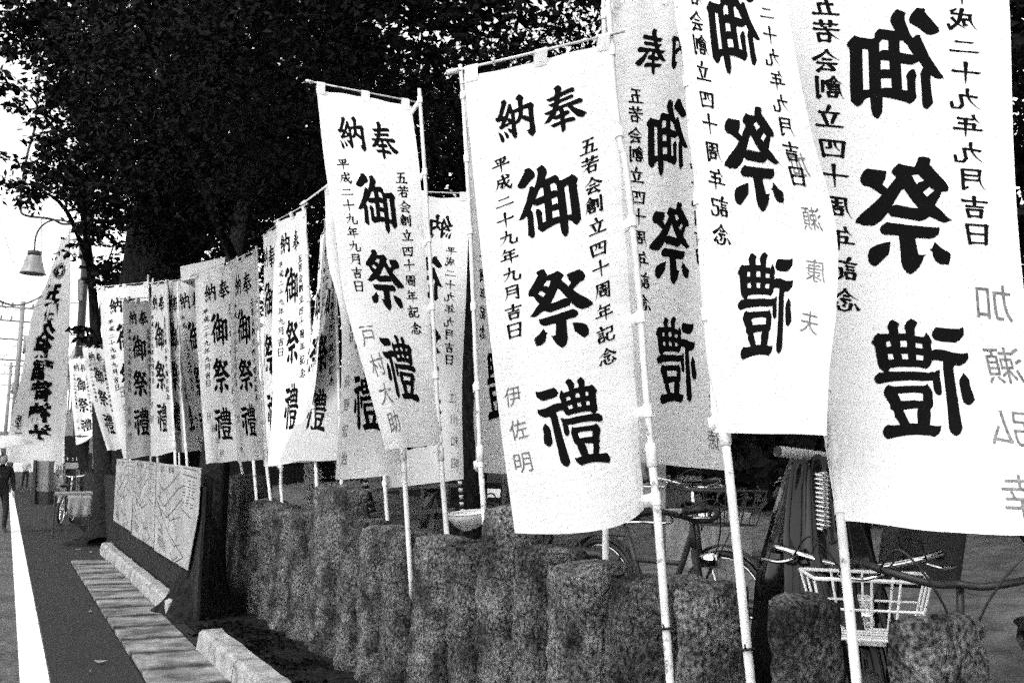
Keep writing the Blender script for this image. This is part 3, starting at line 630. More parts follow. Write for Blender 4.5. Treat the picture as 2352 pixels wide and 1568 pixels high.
banner('14', False, XP+.15, [(478,625),(500,800),(540,1000),(566,1132)],
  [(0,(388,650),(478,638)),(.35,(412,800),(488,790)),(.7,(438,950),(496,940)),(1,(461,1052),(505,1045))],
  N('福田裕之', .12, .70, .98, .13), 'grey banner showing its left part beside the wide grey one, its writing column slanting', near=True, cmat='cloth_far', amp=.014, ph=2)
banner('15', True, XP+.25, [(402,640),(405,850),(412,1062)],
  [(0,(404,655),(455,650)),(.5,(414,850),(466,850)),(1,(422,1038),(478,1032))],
  None, 'reversed grey banner behind the slanting one, only a strip of big writing visible', near=False, cmat='cloth_shade', amp=.012, ph=3, far=True)
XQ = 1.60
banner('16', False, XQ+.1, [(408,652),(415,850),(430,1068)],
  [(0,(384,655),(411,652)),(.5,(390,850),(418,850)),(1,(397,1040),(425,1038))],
  None, 'dark grey banner seen almost edge on, right one of the dim pair', near=False, cmat='cloth_shade', amp=.02, ph=1, far=True)
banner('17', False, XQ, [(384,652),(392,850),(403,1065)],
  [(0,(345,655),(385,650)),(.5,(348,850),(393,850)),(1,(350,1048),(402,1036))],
  N('藤健二', .06, .66, .92, .16), 'dark grey banner seen at a steep angle, left one of the dim pair', near=False, cmat='cloth_shade', amp=.016, ph=2, far=True)
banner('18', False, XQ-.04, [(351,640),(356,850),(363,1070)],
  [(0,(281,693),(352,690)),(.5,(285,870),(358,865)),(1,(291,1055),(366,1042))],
  N('須藤悟', .14, .66, .9, .15), 'small readable grey banner hanging lowest over the map sheets', near=True, cmat='cloth_shade', amp=.010, ph=4, far=True)
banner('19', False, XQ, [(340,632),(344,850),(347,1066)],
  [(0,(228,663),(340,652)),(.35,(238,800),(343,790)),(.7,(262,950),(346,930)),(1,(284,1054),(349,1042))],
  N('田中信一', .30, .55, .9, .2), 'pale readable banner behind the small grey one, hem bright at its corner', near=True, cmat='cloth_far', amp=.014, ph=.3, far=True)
banner('20', False, 1.62, [(240,785),(265,900),(300,1062)],
  [(0,(190,796),(241,795)),(.4,(204,885),(256,885)),(.75,(224,965),(272,962)),(1,(246,1036),(287,1028))],
  None, 'small far readable banner hanging low, second to the right of the blown flag', near=True, cmat='cloth_far', amp=.012, ph=1, far=True)
banner('21', False, 1.62, [(206,812),(222,920),(240,1050)],
  [(0,(158,826),(205,820)),(.4,(163,905),(213,900)),(.75,(170,975),(226,965)),(1,(175,1022),(236,990))],
  N('山本昭', .16, .66, .95, .15), 'farthest small grey banner, hem turned up, just right of the blown flag', near=True, cmat='cloth_far', amp=.014, ph=2.5, far=True)
# a bare pole behind the large readable banner
pb = empty('bare_pole', (onX(1252, 1265, XP+.2).x, onX(1252, 1265, XP+.2).y, 0), 'bare white pole coming out below the hem of the large readable banner', 'pole')
a_, b_ = onX(1252, 1265, XP+.2), onX(1246, 600, XP+.2); MB().tube([b_, a_, Vector((a_.x+.01, a_.y-.03, 0))], .0145, 10).build('shaft', M['pole'], pb, True)
MB().tube([b_-Vector((0, 0, .02)), b_+Vector((0, 0, .03))], .017, 10).build('cap', M['pole'], pb, True)

# the big blown flag of the shrine
FY = onZ(176, 1150, 0).y-1.0
Vb = []; Fb = []; n_ = 0
bigtxt = '五郎久保稲荷神社'
ycen = [.145+.045, .285, .395, .475, .565, .665, .765, .865]
xs_ = [.55, .55, .56, .57, .57, .58, .60, .60]
for ch, vc, uc, wu in zip(bigtxt, (.243, .32, .407, .483, .578, .67, .763, .859), (.33, .43, .40, .36, .43, .48, .52, .55), (.66, .52, .46, .44, .48, .44, .42, .40)):
    V, Fc = font_tris(ch, .05); V = V-.5
    Vb.append(np.column_stack([uc-V[:, 0]*wu, vc+V[:, 1]*.088])); Fb += [tuple(i+n_ for i in f) for f in Fc]; n_ += len(V)
for ch, vc, uc in zip('氏子一同', (.785, .82, .855, .89), (.14, .15, .17, .19)):
    V, Fc = font_tris(ch, .03); V = V-.5
    Vb.append(np.column_stack([uc-V[:, 0]*.13, vc+V[:, 1]*.034])); Fb += [tuple(i+n_ for i in f) for f in Fc]; n_ += len(V)
def tomoe(cx, cy, rx, ry):                 # three comma crest with ring, in uv
    polys = []
    for k in range(3):
        a0 = 2*math.pi*k/3; P = []
        for t in range(13):                # outer edge of the tail
            a = a0+t/12*2.3; r = .86; P.append((r*math.cos(a), r*math.sin(a)))
        for t in range(13):
            a = a0+2.3-t/12*2.3; r = .86-.50*(1-t/12*0)*max(0.,1-(a-a0)/2.3)**.8-.06; P.append((r*math.cos(a), r*math.sin(a)))
        polys.append([(cx+x*rx, cy+y*ry) for x, y in P])
    ring = [[(cx+math.cos(t/24*2*math.pi)*rx*1.15, cy+math.sin(t/24*2*math.pi)*ry*1.15) for t in range(24)]+[], [(cx+math.cos(t/24*2*math.pi)*rx*1.0, cy+math.sin(t/24*2*math.pi)*ry*1.0) for t in range(24)]]
    return polys, ring
pl_, rg_ = tomoe(.40, .147, .30, .030)
tv, tf = tri_template([[p] for p in pl_]+[rg_], 4, 30)
Vb.append(tv); Fb += [tuple(i+n_ for i in f) for f in tf]
FT = (np.vstack(Vb), Fb)
banner('flag', False, 0, [(158,520),(159,620),(157,750),(152,900),(147,1066)],
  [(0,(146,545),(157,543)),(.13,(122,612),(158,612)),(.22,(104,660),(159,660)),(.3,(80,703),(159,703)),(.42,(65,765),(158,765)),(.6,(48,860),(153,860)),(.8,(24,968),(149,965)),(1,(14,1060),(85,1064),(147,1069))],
  None, 'tall tapering grey flag at the far left with big reversed characters under a crest', near=True, cmat='cloth_far', amp=.05, ph=2, far=False, tpl=FT, wide=1.6, depthY=FY, group='tall shrine flags', pr=.05, nofinal=True)

# ------------------------------------------------------------------ map sheets on the low black wall by the pavement
XW = 1.455
def wallbox(name, x0, x1, y0, y1, z0, z1, mt, parent=None):
    return MB().box(((x0+x1)/2, (y0+y1)/2, (z0+z1)/2), (x1-x0, y1-y0, z1-z0)).build(name, mt, parent)
lw = empty('board_wall', (1.52, 14, 0), 'low black board wall behind the kerb that carries the map sheets', 'wall')
y = onX(452, 1250, XW).y
yend = 23.
while y < yend:
    wallbox('board', 1.485, 1.51, y, y+.295, 0, 1.12+random.uniform(-.004, .004), M['wood'], lw); y += .3
for yy in np.arange(onX(452, 1250, XW).y+.1, yend, 1.8): wallbox('post', 1.512, 1.58, yy, yy+.07, 0, 1.2, M['wood'], lw)
sheets = [
 ([(360,1062),(461,1074),(455,1180),(431,1309),(354,1263)], 'nearest printed map sheet, the widest one, hanging left of the leaning trunk', 0),
 ([(311,1056),(358,1062),(352,1257),(302,1226)], 'middle printed map sheet of the three on the black wall', 1),
 ([(268,1053),(310,1057),(300,1219),(260,1194)], 'farthest printed map sheet, beside the dark tree behind the table', 2)]
for pts, lb, k in sheets:
    root = empty('map_sheet', onX(pts[-1][0], pts[-1][1], XW), lb, 'map', 'map sheets on the black wall')
    P = [onX(x, y_, XW+.004*k) for x, y_ in pts]
    m = MB(); n = len(P); back = [p+Vector((.006, 0, 0)) for p in P]
    m.add(P+back, [tuple(range(n)), tuple(range(n, 2*n))[::-1]]+[(i, (i+1) % n, n+(i+1) % n, n+i) for i in range(n)])
    m.build('sheet', M['paper'], root)
    TLc, TRc, BRc, BLc = P[0], P[1], P[-2], P[-1]
    def q(u, v): return (TLc*(1-u)+TRc*u)*(1-v)+(BLc*(1-u)+BRc*u)*v + Vector((-.004, 0, 0))
    def line(pl, wd):
        V = []; Fc = []
        for i in range(len(pl)-1):
            a, b = Vector(pl[i]), Vector(pl[i+1]); d = (b-a).normalized(); nn = Vector((-d.y, d.x))*wd/2; nn.x *= .6
            V += [q(*(a-nn)), q(*(a+nn)), q(*(b+nn)), q(*(b-nn))]; c = len(V); Fc.append((c-4, c-3, c-2, c-1))
        return V, Fc
    m = MB()
    rr = random.Random(5)
    streets = [[(.10,.22),(.22,.30),(.40,.22),(.62,.06)],[(.08,.36),(.26,.48),(.60,.24),(.72,.20)],[(.14,.50),(.36,.58),(.55,.46),(.70,.34)],[(.02,.40),(.20,.56),(.44,.74),(.86,.90)],
       [(.86,.90),(.62,1.02)],[(.04,.60),(.22,.70),(.40,1.0)],[(.30,.44),(.44,.60),(.70,.52)],[(.16,.30),(.10,.46),(.20,.58)],[(.46,.78),(.60,.84),(.74,.80)],[(.52,.92),(.6,.99),(.72,.93)],[(.68,.02),(.96,.03)],[(.68,.08),(.96,.10)],[(.66,.42),(.94,.50)],[(.3,.3),(.38,.42)],[(.5,.15),(.56,.3)],[(.5,.5),(.62,.66),(.66,.78)]]
    for pl in streets: m.add(*line(pl, .008))
    def blk(u, v, a, b): m.add([q(u, v), q(u+a, v), q(u+a, v+b), q(u, v+b)], [(0, 1, 2, 3)])
    for (u, v, a, b) in ((.13, .03, .06, .06), (.35, .03, .10, .06)):      # heading, in small strokes
        for i in range(4):
            for j in range(4):
                if rr.random() < .78: blk(u+a*i/4*1.25, v+b*j/4*1.2, a*.22, b*.14)
        blk(u, v, a*.12, b); blk(u+a*.95, v, a*.12, b)
    for j in range(9):
        for i in range(3):
            for t in range(2):
                if rr.random() < .8: blk(.70+.10*i+t*.03, .13+.032*j+.004*i, .022, .010)
    for j in range(4):
        for i in range(5): blk(.13+i*.045, .80+j*.028+i*.012, .032, .012)
    blk(.14, .73, .05, .02); blk(.2, .75, .04, .02)
    for _ in range(22): u, v = rr.uniform(.1, .62), rr.uniform(.25, .7); blk(u, v, rr.uniform(.01, .03), .006)
    m.build('print', M['print_'], root)

# ------------------------------------------------------------------ trees
def trunk_mesh(pts, rad, seed=0, flare=0, n=20):
    P = smoothpts(pts, 6); m = len(P); V = []; Fc = []
    R = np.interp(np.linspace(0, 1, m), np.linspace(0, 1, len(rad)), rad)
    for i, p in enumerate(P):
        t = (P[min(i+1, m-1)]-P[max(i-1, 0)]).normalized(); a = (Vector((1, 0, 0))-t*t.x).normalized(); b = t.cross(a)
        for k in range(n):
            an = 2*math.pi*k/n; r = R[i]*(1+.16*noise.noise(Vector((math.cos(an)*1.6, math.sin(an)*1.6, p.z*1.3+seed)))+.07*math.sin(an*5+seed))
            if flare: r += flare*math.exp(-p.z*5)*(1+.6*math.sin(an*3+seed))
            V.append(p+(a*math.cos(an)+b*math.sin(an))*r)
    for i in range(m-1):
        for k in range(n): Fc.append((i*n+k, i*n+(k+1) % n, (i+1)*n+(k+1) % n, (i+1)*n+k))
    Fc.append(tuple((m-1)*n+k for k in range(n)))
    return V, Fc
def leaves(ells, name, parent, mt, size=(.05, .10), clump=30):
    """ells: (centre, (rx,ry,rz), count)"""
    Vs = []; tot = 0
    for c, r, cnt in ells:
        # clumps inside the ellipsoid
        ncl = max(3, cnt//clump); d = rng.normal(size=(ncl, 3)); d /= np.linalg.norm(d, axis=1)[:, None]; cc = d*(rng.random((ncl, 1))**(1/2.4))
        which = rng.integers(0, ncl, cnt); off = rng.normal(size=(cnt, 3))*np.array([.16, .16, .09])*np.minimum(1, .55/np.array(r).mean()+.25)
        p = (cc[which]+off)*np.array(r)+np.array(c)
        s_ = rng.uniform(size[0], size[1], cnt)[:, None]
        a = rng.normal(size=(cnt, 3)); a[:, 2] = -abs(a[:, 2])*.6-.1; a /= np.linalg.norm(a, axis=1)[:, None]
        b = np.cross(a, rng.normal(size=(cnt, 3))); b /= np.linalg.norm(b, axis=1)[:, None]
        nn = np.cross(a, b)
        q_ = np.stack([p, p+a*s_*.5+b*s_*.24+nn*s_*.06, p+a*s_, p+a*s_*.5-b*s_*.24+nn*s_*.06], 1)
        Vs.append(q_.reshape(-1, 3)); tot += cnt
    V = np.vstack(Vs).astype(np.float32); n = tot
    me = bpy.data.meshes.new(name); me.vertices.add(n*4); me.vertices.foreach_set('co', V.ravel())
    li = (np.arange(n)[:, None]*4+np.array([[0, 1, 2, 0, 2, 3]])).astype(np.int32).ravel()
    me.loops.add(n*6); me.loops.foreach_set('vertex_index', li); me.polygons.add(n*2); me.polygons.foreach_set('loop_start', np.arange(0, n*6, 3, dtype=np.int32)); me.polygons.foreach_set('loop_total', np.full(n*2, 3, dtype=np.int32))
    me.update(); me.validate()
    o = link(name, me, parent, mt); tag(o, kind='stuff'); return o
def tree(name, trunk, rad, ells, label, flare=.0, seed=0, limbs=(), group=None, size=(.05, .10), mt=None):
    b = Vector(trunk[0]); root = empty(name, (b.x, b.y, 0), label, 'tree', group)
    V, Fc = trunk_mesh(trunk, rad, seed, flare); pydata('trunk', V, Fc, M['bark'], root, True)
    for lp, lr in limbs:
        V, Fc = trunk_mesh(lp, lr, seed+3, 0, 9); pydata('limb', V, Fc, M['bark'], root, True)
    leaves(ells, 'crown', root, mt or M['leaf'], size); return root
def E_(x, y, d, r, cnt, sq=.7):
    p = atD(x, y, d); return (tuple(p), (r, r, r*sq), cnt)
b1 = onZ(452, 1412, 0)
t1 = [b1+Vector((0, 0, -.05)), onY(456, 1370, b1.y+.02), onY(470, 1290, b1.y+.15), onY(482, 1180, b1.y+.45), onY(491, 1080, b1.y+.95), onY(500, 980, b1.y+1.6), onY(515, 820, b1.y+2.4), onY(540, 600, b1.y+3.4), onY(580, 380, b1.y+4.3), onY(620, 120, b1.y+5)]
tree('leaning_tree', t1, [.26, .19, .155, .145, .14, .14, .13, .12, .10, .08],
     [E_(560, 60, 9, 1.5, 3200), E_(660, -40, 8.5, 1.1, 2600), E_(500, 330, 10, 1.2, 2400), E_(330, 120, 10, 1.2, 2200), E_(640, 420, 10.5, 1.1, 1800), E_(760, 230, 9.5, 1.2, 2200)],
     'leaning dark tree with flared roots growing between pavement and stone posts', flare=.17, seed=1,
     limbs=[([t1[7], atD(470, 440, 11.5), atD(380, 220, 11)], [.06, .045, .02]), ([t1[8], atD(700, 260, 11.5), atD(830, 60, 10)], [.06, .04, .02])])
p3 = atD(372, 900, 17)
tree('camphor_tree', [Vector((p3.x, p3.y, -.1)), Vector((p3.x+.02, p3.y, 1.5)), atD(375, 800, 17), atD(372, 640, 17), atD(385, 520, 17), atD(420, 400, 17), atD(450, 250, 17), atD(470, 60, 17)], [.85, .7, .64, .62, .60, .62, .5, .38],
     [E_(450, 330, 16, 2.2, 4200), E_(700, 350, 15, 2.4, 4600), E_(900, 440, 14, 2.2, 4200), E_(540, 110, 14.5, 2.0, 5200), E_(790, 250, 13, 1.7, 3600), E_(640, 560, 16, 2, 3800), E_(1010, 350, 13, 1.8, 2600), E_(330, 230, 14.5, 1.2, 3600), E_(310, 20, 14, 1.2, 3200), E_(340, 420, 15, 1.3, 2600), E_(1120, 320, 14, 1.6, 2600), E_(420, 180, 13, 1.8, 3600), E_(520, 520, 15.5, 1.8, 3600)],
     'huge dark camphor tree whose thick trunk stands behind the grey banners', seed=4, flare=.3,
     limbs=[([atD(420, 400, 17), atD(600, 300, 15.8), atD(800, 180, 14)], [.3, .2, .06]), ([atD(385, 520, 17), atD(300, 400, 15), atD(200, 260, 14)], [.2, .12, .04]), ([atD(450, 250, 17), atD(560, 380, 15), atD(760, 420, 14.5)], [.2, .12, .05])], size=(.07, .14))
b2 = onZ(240, 1252, 0)
tree('pavement_tree', [b2+Vector((0, 0, -.05)), onY(239, 1190, b2.y+.3), onY(237, 1110, b2.y+1.0), onY(232, 1000, b2.y+2.6), onY(222, 800, b2.y+4.5), onY(208, 620, b2.y+4), onY(190, 480, b2.y+2)], [.24, .17, .155, .14, .11, .08, .05],
     [E_(235, 490, 18, .6, 500), E_(160, 370, 17, .7, 800), E_(60, 230, 16, .7, 160), E_(170, 230, 15.5, .55, 500), E_(20, 150, 15.5, .5, 140), E_(190, 90, 15, .9, 1600), E_(260, 300, 17, 1.1, 2200), E_(30, 30, 14.5, .8, 700), E_(50, 410, 18, .8, 420), E_(250, 580, 19, .8, 500), E_(262, 640, 20, .5, 260), E_(190, 400, 17.5, .8, 700), E_(215, 780, 19, .45, 200), E_(95, 450, 18, .4, 120)],
     'dark street tree behind the small table, thin leafy twigs against the white sky', flare=.1, seed=7,
     limbs=[([onY(222, 800, b2.y+4.5), atD(240, 640, 21), atD(262, 560, 18.6)], [.05, .03, .012]), ([onY(208, 620, b2.y+4), atD(150, 480, 18), atD(60, 420, 17.6)], [.05, .035, .012]), ([onY(190, 480, b2.y+2), atD(140, 330, 17), atD(70, 220, 16)], [.05, .03, .012]), ([onY(190, 480, b2.y+2), atD(215, 320, 17), atD(230, 160, 15.5)], [.05, .035, .015])], size=(.09, .19))
p4 = Vector((5.2, 11.5, yardz(5.2)))
tree('yard_tree', [p4+Vector((0, 0, -.1)), p4+Vector((0, .1, 1.8)), p4+Vector((-.1, 0, 3.6)), p4+Vector((-.2, -.6, 5.6))], [.26, .2, .17, .1],
     [E_(1050, 180, 10, .9, 520), E_(1200, 70, 10.5, 1.0, 420), E_(940, 90, 9.5, .8, 520), E_(1360, 90, 11, .8, 600), E_(1100, 300, 12, 1.5, 2300), E_(1240, 250, 11.5, 1.0, 1100), E_(1400, 20, 10, 1.2, 1200), E_(1010, 480, 13, 1.6, 2400), E_(1300, -10, 10, .9, 420), E_(1060, -20, 9, .9, 700), E_(820, -60, 9, 1.1, 1600)],
     'broad leafed tree in the yard with bright sky showing through between the two readable banners', seed=9,
     limbs=[([p4+Vector((-.1, 0, 3.6)), atD(1060, 300, 11), atD(980, 120, 10)], [.1, .06, .02]), ([p4+Vector((-.1, 0, 3.6)), atD(1240, 260, 11), atD(1340, 120, 11)], [.1, .06, .02])], size=(.06, .12))
p5 = Vector((7.5, 3.2, yardz(7.5)))
tree('side_tree', [p5+Vector((0, 0, -.1)), p5+Vector((0, .1, 2)), p5+Vector((.1, .2, 4)), p5+Vector((.2, .2, 6))], [.22, .18, .15, .1],
     [((7.2, 3.4, 4.6), (2.2, 2.4, 1.8), 4200), ((6.4, 5.4, 4.4), (2, 2, 1.6), 3600), ((8.4, 1.6, 3.8), (2, 2, 1.7), 3600), ((6.8, 1.2, 5.6), (1.8, 2.2, 1.1), 3000), ((9.3, 6.8, 5.2), (2.0, 2.2, 2.4), 5200), ((8.2, 5.6, 6.2), (1.6, 1.8, 1.4), 3200)],
     'dark tree filling the gap at the right edge beside the largest banner', seed=11, size=(.07, .13))
leaves([((x, y, z), (1.9, 1.9, .8), 1500) for x, y, z in [(5.4, 1.5, 6.6), (5.6, 5, 6.9), (7.5, 4, 7.2), (5, 8.5, 7.4), (7.5, 8, 7.8), (3, 11.5, 7.8), (1.2, 12.5, 7.6), (1.4, 15.5, 8), (3.4, 15, 8.6), (9.5, 1.5, 7), (9.5, 6, 8), (9.5, 11, 8.6)]], 'shade_canopy', None, M['leafdark'], (.12, .24))  # added above the view to block sky light and darken the trees
tag(bpy.data.objects['shade_canopy'], 'unseen roof of leaves added far above the banners to shade the trees', 'foliage')
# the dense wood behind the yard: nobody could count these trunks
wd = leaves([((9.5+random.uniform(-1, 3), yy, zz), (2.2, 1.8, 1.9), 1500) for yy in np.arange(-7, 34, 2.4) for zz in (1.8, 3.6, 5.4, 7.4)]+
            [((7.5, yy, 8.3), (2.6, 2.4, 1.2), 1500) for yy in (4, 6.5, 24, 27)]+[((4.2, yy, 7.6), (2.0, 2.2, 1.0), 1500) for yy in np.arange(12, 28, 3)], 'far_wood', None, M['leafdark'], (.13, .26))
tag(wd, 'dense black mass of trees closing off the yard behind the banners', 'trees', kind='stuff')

# ------------------------------------------------------------------ shrine hall and back wall in the dark
hall = empty('shrine_hall', (8.6, 17, 1.2), 'dark wooden shrine hall with a sloping roof hidden in the trees', 'building')
hx0, hx1, hy0, hy1 = 6.6, 10.6, 13.5, 20.5
wallbox('wall', hx0+.5, hx1-.3, hy0+.5, hy1-.5, .4, 3.4, M['wood'], hall)
zr, ze = 5.4, 3.3; xm = (hx0+hx1)/2
for sx, xe in ((-1, hx0-.3), (1, hx1+.3)):
    m = MB(); n = 9
    prof = [Vector((xm+(xe-xm)*t, 0, zr-(zr-ze)*(1-(1-t)**1.5)*1.0)) for t in [k/n for k in range(n+1)]]
    V = []
    for p in prof: V += [Vector((p.x, hy0-.4, p.z)), Vector((p.x, hy1+.4, p.z)), Vector((p.x, hy0-.4, p.z+.12)), Vector((p.x, hy1+.4, p.z+.12))]
    Fc = []
    for i in range(n): a = i*4; Fc += [(a, a+1, a+5, a+4), (a+2, a+6, a+7, a+3), (a, a+4, a+6, a+2), (a+1, a+3, a+7, a+5)]
    Fc.append((n*4, n*4+1, n*4+3, n*4+2)); m.add(V, Fc); m.build('roof', M['roof'], hall)
MB().tube([(xm, hy0-.5, zr+.16), (xm, hy1+.5, zr+.16)], .16, 10).build('ridge', M['roof'], hall)
for yy in np.arange(hy0+.6, hy1-.3, 1.15): wallbox('pillar', hx0+.40, hx0+.498, yy, yy+.14, .5, 3.3, M['bench'], hall)
for yy in np.arange(hy0+1.3, hy1-1.2, 1.15): wallbox('lattice_door', hx0+.46, hx0+.497, yy-.46, yy+.42, 1.1, 2.9, M['dark'], hall)
sp_ = atD(462, 622, 13.5)
aw = empty('white_eave', sp_, 'pale horizontal eave board showing just above the tops of the grey banners', 'roof board')
a, b, c, d = atD(414, 612, 13.2), atD(520, 590, 13.2), atD(520, 622, 13.2), atD(416, 646, 13.2)
bk = Vector((.3, .5, 0)); MB().add([a, b, c, d, a+bk, b+bk, c+bk, d+bk], [(0, 1, 2, 3), (7, 6, 5, 4), (0, 4, 5, 1), (2, 6, 7, 3), (1, 5, 6, 2), (0, 3, 7, 4)]).build('board', M['light'], aw)

bw_ = empty('yard_wall', (xs1, 5, 1.2), 'tall wall of dark upright boards along the back of the yard', 'wall')
bm0 = MB().box((xs1+.10, 17, 2.2), (.04, 46, 2.2)); bm0.build('rail_panel', M['wood'], bw_)
y = 4.0; k = 0
while y < 18.4:
    wd_ = .30; wallbox('board', xs1+.03, xs1+.07+.008*(k % 3), y, y+wd_-.012, 1.15, 3.2+random.uniform(-.01, .01), (M['wood'], M['dark'], M['wood'], M['grey'])[(k*7 % 11) % 4 if k % 9 == 4 else 0], bw_); y += wd_; k += 1
nw = empty('cross_wall', (5.5, 29, 0), 'plain dark wall closing the yard behind the grey banners', 'wall')
wallbox('wall', 2.3, 9.9, 29, 29.2, 0, 3.2, M['wood'], nw)
kw = MB().box((xs1-.12, 11, 1.235), (.16, 16, .09)); o = kw.build('yard_kerb', M['planter']); tag(o, kind='structure')

# planter
cpl = onYard(1641, 1316); lpl = onYard(1530, 1288); rpl = onYard(1728, 1296); z0 = cpl.z
hp = 0; tgt = 1178
hp = (EYE+ray(1641, tgt)*((cpl-EYE).dot(CF))).z-z0
root = empty('planter', cpl, 'empty square concrete planter standing behind the handlebars of the leftmost bicycle', 'planter')
A = [cpl, Vector((rpl.x, rpl.y, z0)), Vector((lpl.x+rpl.x-cpl.x, lpl.y+rpl.y-cpl.y, z0)), Vector((lpl.x, lpl.y, z0))]
cen = sum(A, Vector())/4; inn = [p.lerp(cen, .14) for p in A]; hz = Vector((0, 0, hp)); out_t = [p+(p-cen)*.02+hz for p in A]
V = [p-Vector((0, 0, .3)) for p in A]+out_t+[p+hz for p in inn]+[p+Vector((0, 0, hp-.18)) for p in inn]
Fc = [(i, (i+1) % 4, 4+(i+1) % 4, 4+i) for i in range(4)]+[(4+i, 4+(i+1) % 4, 8+(i+1) % 4, 8+i) for i in range(4)]+[(8+i, 8+(i+1) % 4, 12+(i+1) % 4, 12+i) for i in range(4)]
MB().add(V, Fc).build('box', M['planter'], root, bevel=.008)
MB().add([p+Vector((0, 0, hp-.10)) for p in inn], [(0, 1, 2, 3)]).build('soil', M['soil'], root)
MB().add([p+hz+Vector((0, 0, .001)) for p in out_t[:0]], []) 

# white board locker between banners
def panel(name, pts, dep, th, mt, parent):
    P = [atD(x, y, dep) for x, y in pts]; n = len(P); bk = CF*th; bk = Vector((bk.x, bk.y, 0))
    return MB().add(P+[p+bk for p in P], [tuple(range(n)), tuple(range(n, 2*n))[::-1]]+[(i, (i+1) % n, n+(i+1) % n, n+i) for i in range(n)]).build(name, mt, parent)
root = empty('notice_stand', atD(1500, 1180, 7), 'narrow grey notice stand behind the pole of the large readable banner', 'notice stand')
panel('board', [(1462, 1040), (1530, 1044), (1528, 1178), (1478, 1176)], 7, .05, M['planter'], root)
panel('frame_mark', [(1481, 1069), (1491, 1069), (1491, 1082), (1481, 1082)], 6.98, .004, M['dark'], root)
panel('frame_mark', [(1484, 1112), (1494, 1113), (1494, 1116), (1484, 1115)], 6.98, .004, M['dark'], root)
MB().tube([atD(1500, 1176, 7.02), atD(1502, 1230, 7.02)], .02, 8).build('leg', M['dark'], root)
# far grey sign with a big character
root = empty('smoking_sign', atD(735, 1160, 10), 'pale upright sign with bold black characters, cut off by the stones', 'sign')
panel('board', [(697, 1050), (775, 1050), (773, 1175), (699, 1172)], 10, .03, M['paper'], root)
V, Fc = font_tris('煙', .03); n = len(V)
def qd(p): return atD(722+p[0]*50, 1050+p[1]*58, 9.985)
MB().add([qd(p) for p in V], Fc).build('lettering', M['ink'], root)
MB().tube([atD(735, 1170, 10.05), Vector((atD(735, 1170, 10.05).x, atD(735, 1170, 10.05).y, .2))], .03, 8).build('leg', M['grey'], root)

# picnic table
tp = empty('picnic_table', atD(900, 1190, 9.2), 'weathered wooden table with bench seen over the stones in the middle', 'table')
DT = 9.2
def bar(name, a, b, w_, h_, mt=M['bench']):
    a, b = Vector(a), Vector(b); d = (b-a).normalized(); s1 = Vector((0, 0, 1)).cross(d); s1 = s1.normalized() if s1.length > .2 else Vector((1, 0, 0)); u1 = d.cross(s1)
    V = [p+s1*w_/2*i+u1*h_/2*j for p in (a, b) for i, j in ((-1, -1), (1, -1), (1, 1), (-1, 1))]
    return MB().add(V, [(0, 3, 2, 1), (4, 5, 6, 7), (0, 1, 5, 4), (1, 2, 6, 5), (2, 3, 7, 6), (3, 0, 4, 7)]).build(name, mt, tp, bevel=.003)
for dd in (0, .12, .24): bar('seat_plank', atD(776, 1186, DT+dd), atD(1046, 1170, DT+dd), .11, .035)
for dd in (.5, .62, .74, .86): bar('top_plank', atD(800, 1128, DT+dd), atD(1052, 1114, DT+dd), .115, .035)
for x in (838, 1004):
    bar('leg', atD(x+4, 1176, DT+.1), Vector((*atD(x+4, 1176, DT+.1).xy, .25)), .07, .07); bar('leg', atD(x-10, 1116, DT+.7), atD(x-34, 1215, DT+.35), .07, .07); bar('leg', atD(x, 1116, DT+.7), atD(x+28, 1215, DT+1.1), .07, .07)
bar('brace', atD(972, 1168, DT+.3), atD(1000, 1122, DT+.6), .06, .04)
# striped posts
for (x0, y0, x1, y1, lb) in ((838, 1085, 846, 1172, 'black and white striped post left of the wooden table'), (1055, 1080, 1062, 1176, 'black and white striped post right of the wooden table')):
    dp = 8.6; a, b = atD(x0, y0, dp), atD(x1, y1, dp); root = empty('striped_post', b, lb, 'post', 'striped posts in the yard')
    n = 12; d = (b-a)/n
    for k in range(n):
        MB().tube([a+d*k+Vector((.0, 0, 0)), a+d*(k+1)], .019, 10).build('stripe', M['pole'] if k % 2 else M['black'], root, True)
    MB().tube([b, Vector((b.x, b.y, yardz(b.x)-.05))], .019, 10).build('foot', M['black'], root)
# white basin, small box and hose
root = empty('white_basin', atD(1078, 1192, 7.5), 'white curved plastic basin tipped beside the tallest stone', 'basin')
c = atD(1082, 1176, 7.5); V = []; Fc = []
for i in range(7):
    t = i/6; r = .16*math.cos((1-t)*1.3)+.02
    for k in range(20): an = 2*math.pi*k/20; V.append(c+Vector((r*math.cos(an), r*math.sin(an), -.12+.12*t+.02*math.cos(an))))
for i in range(6):
    for k in range(20): Fc.append((i*20+k, i*20+(k+1) % 20, (i+1)*20+(k+1) % 20, (i+1)*20+k))
MB().add(V, Fc).build('bowl', M['basket'], root, True); MB().tube([v for v in V[-20:]], .008, 6, closed=True).build('rim', M['basket'], root, True)
root = empty('white_box', atD(1134, 1140, 9), 'small white box with a black hose loop beside a white pole', 'box')
panel('body', [(1119, 1122), (1150, 1123), (1149, 1142), (1120, 1141)], 9, .12, M['basket'], root)
MB().tube(circ(atD(1127, 1144, 8.8), .045, CF, 20), .007, 6, closed=True).build('hose', M['black'], root, True)
# white drainpipe lying level
root = empty('white_tube', atD(1835, 1045, 3.6), 'white tube lying level above the covered bicycle, open end pointing left', 'tube')
a, b = atD(1786, 1036, 3.5), atD(1960, 1058, 3.7); MB().tube([a, b], .020, 16, caps=False).build('tube', M['pole'], root, True); MB().tube([a, a+(b-a).normalized()*.004], .016, 12).build('bore', M['black'], root)
MB().tube([b, Vector((b.x, b.y, 0))], .02, 10).build('post', M['grey'], root, True)

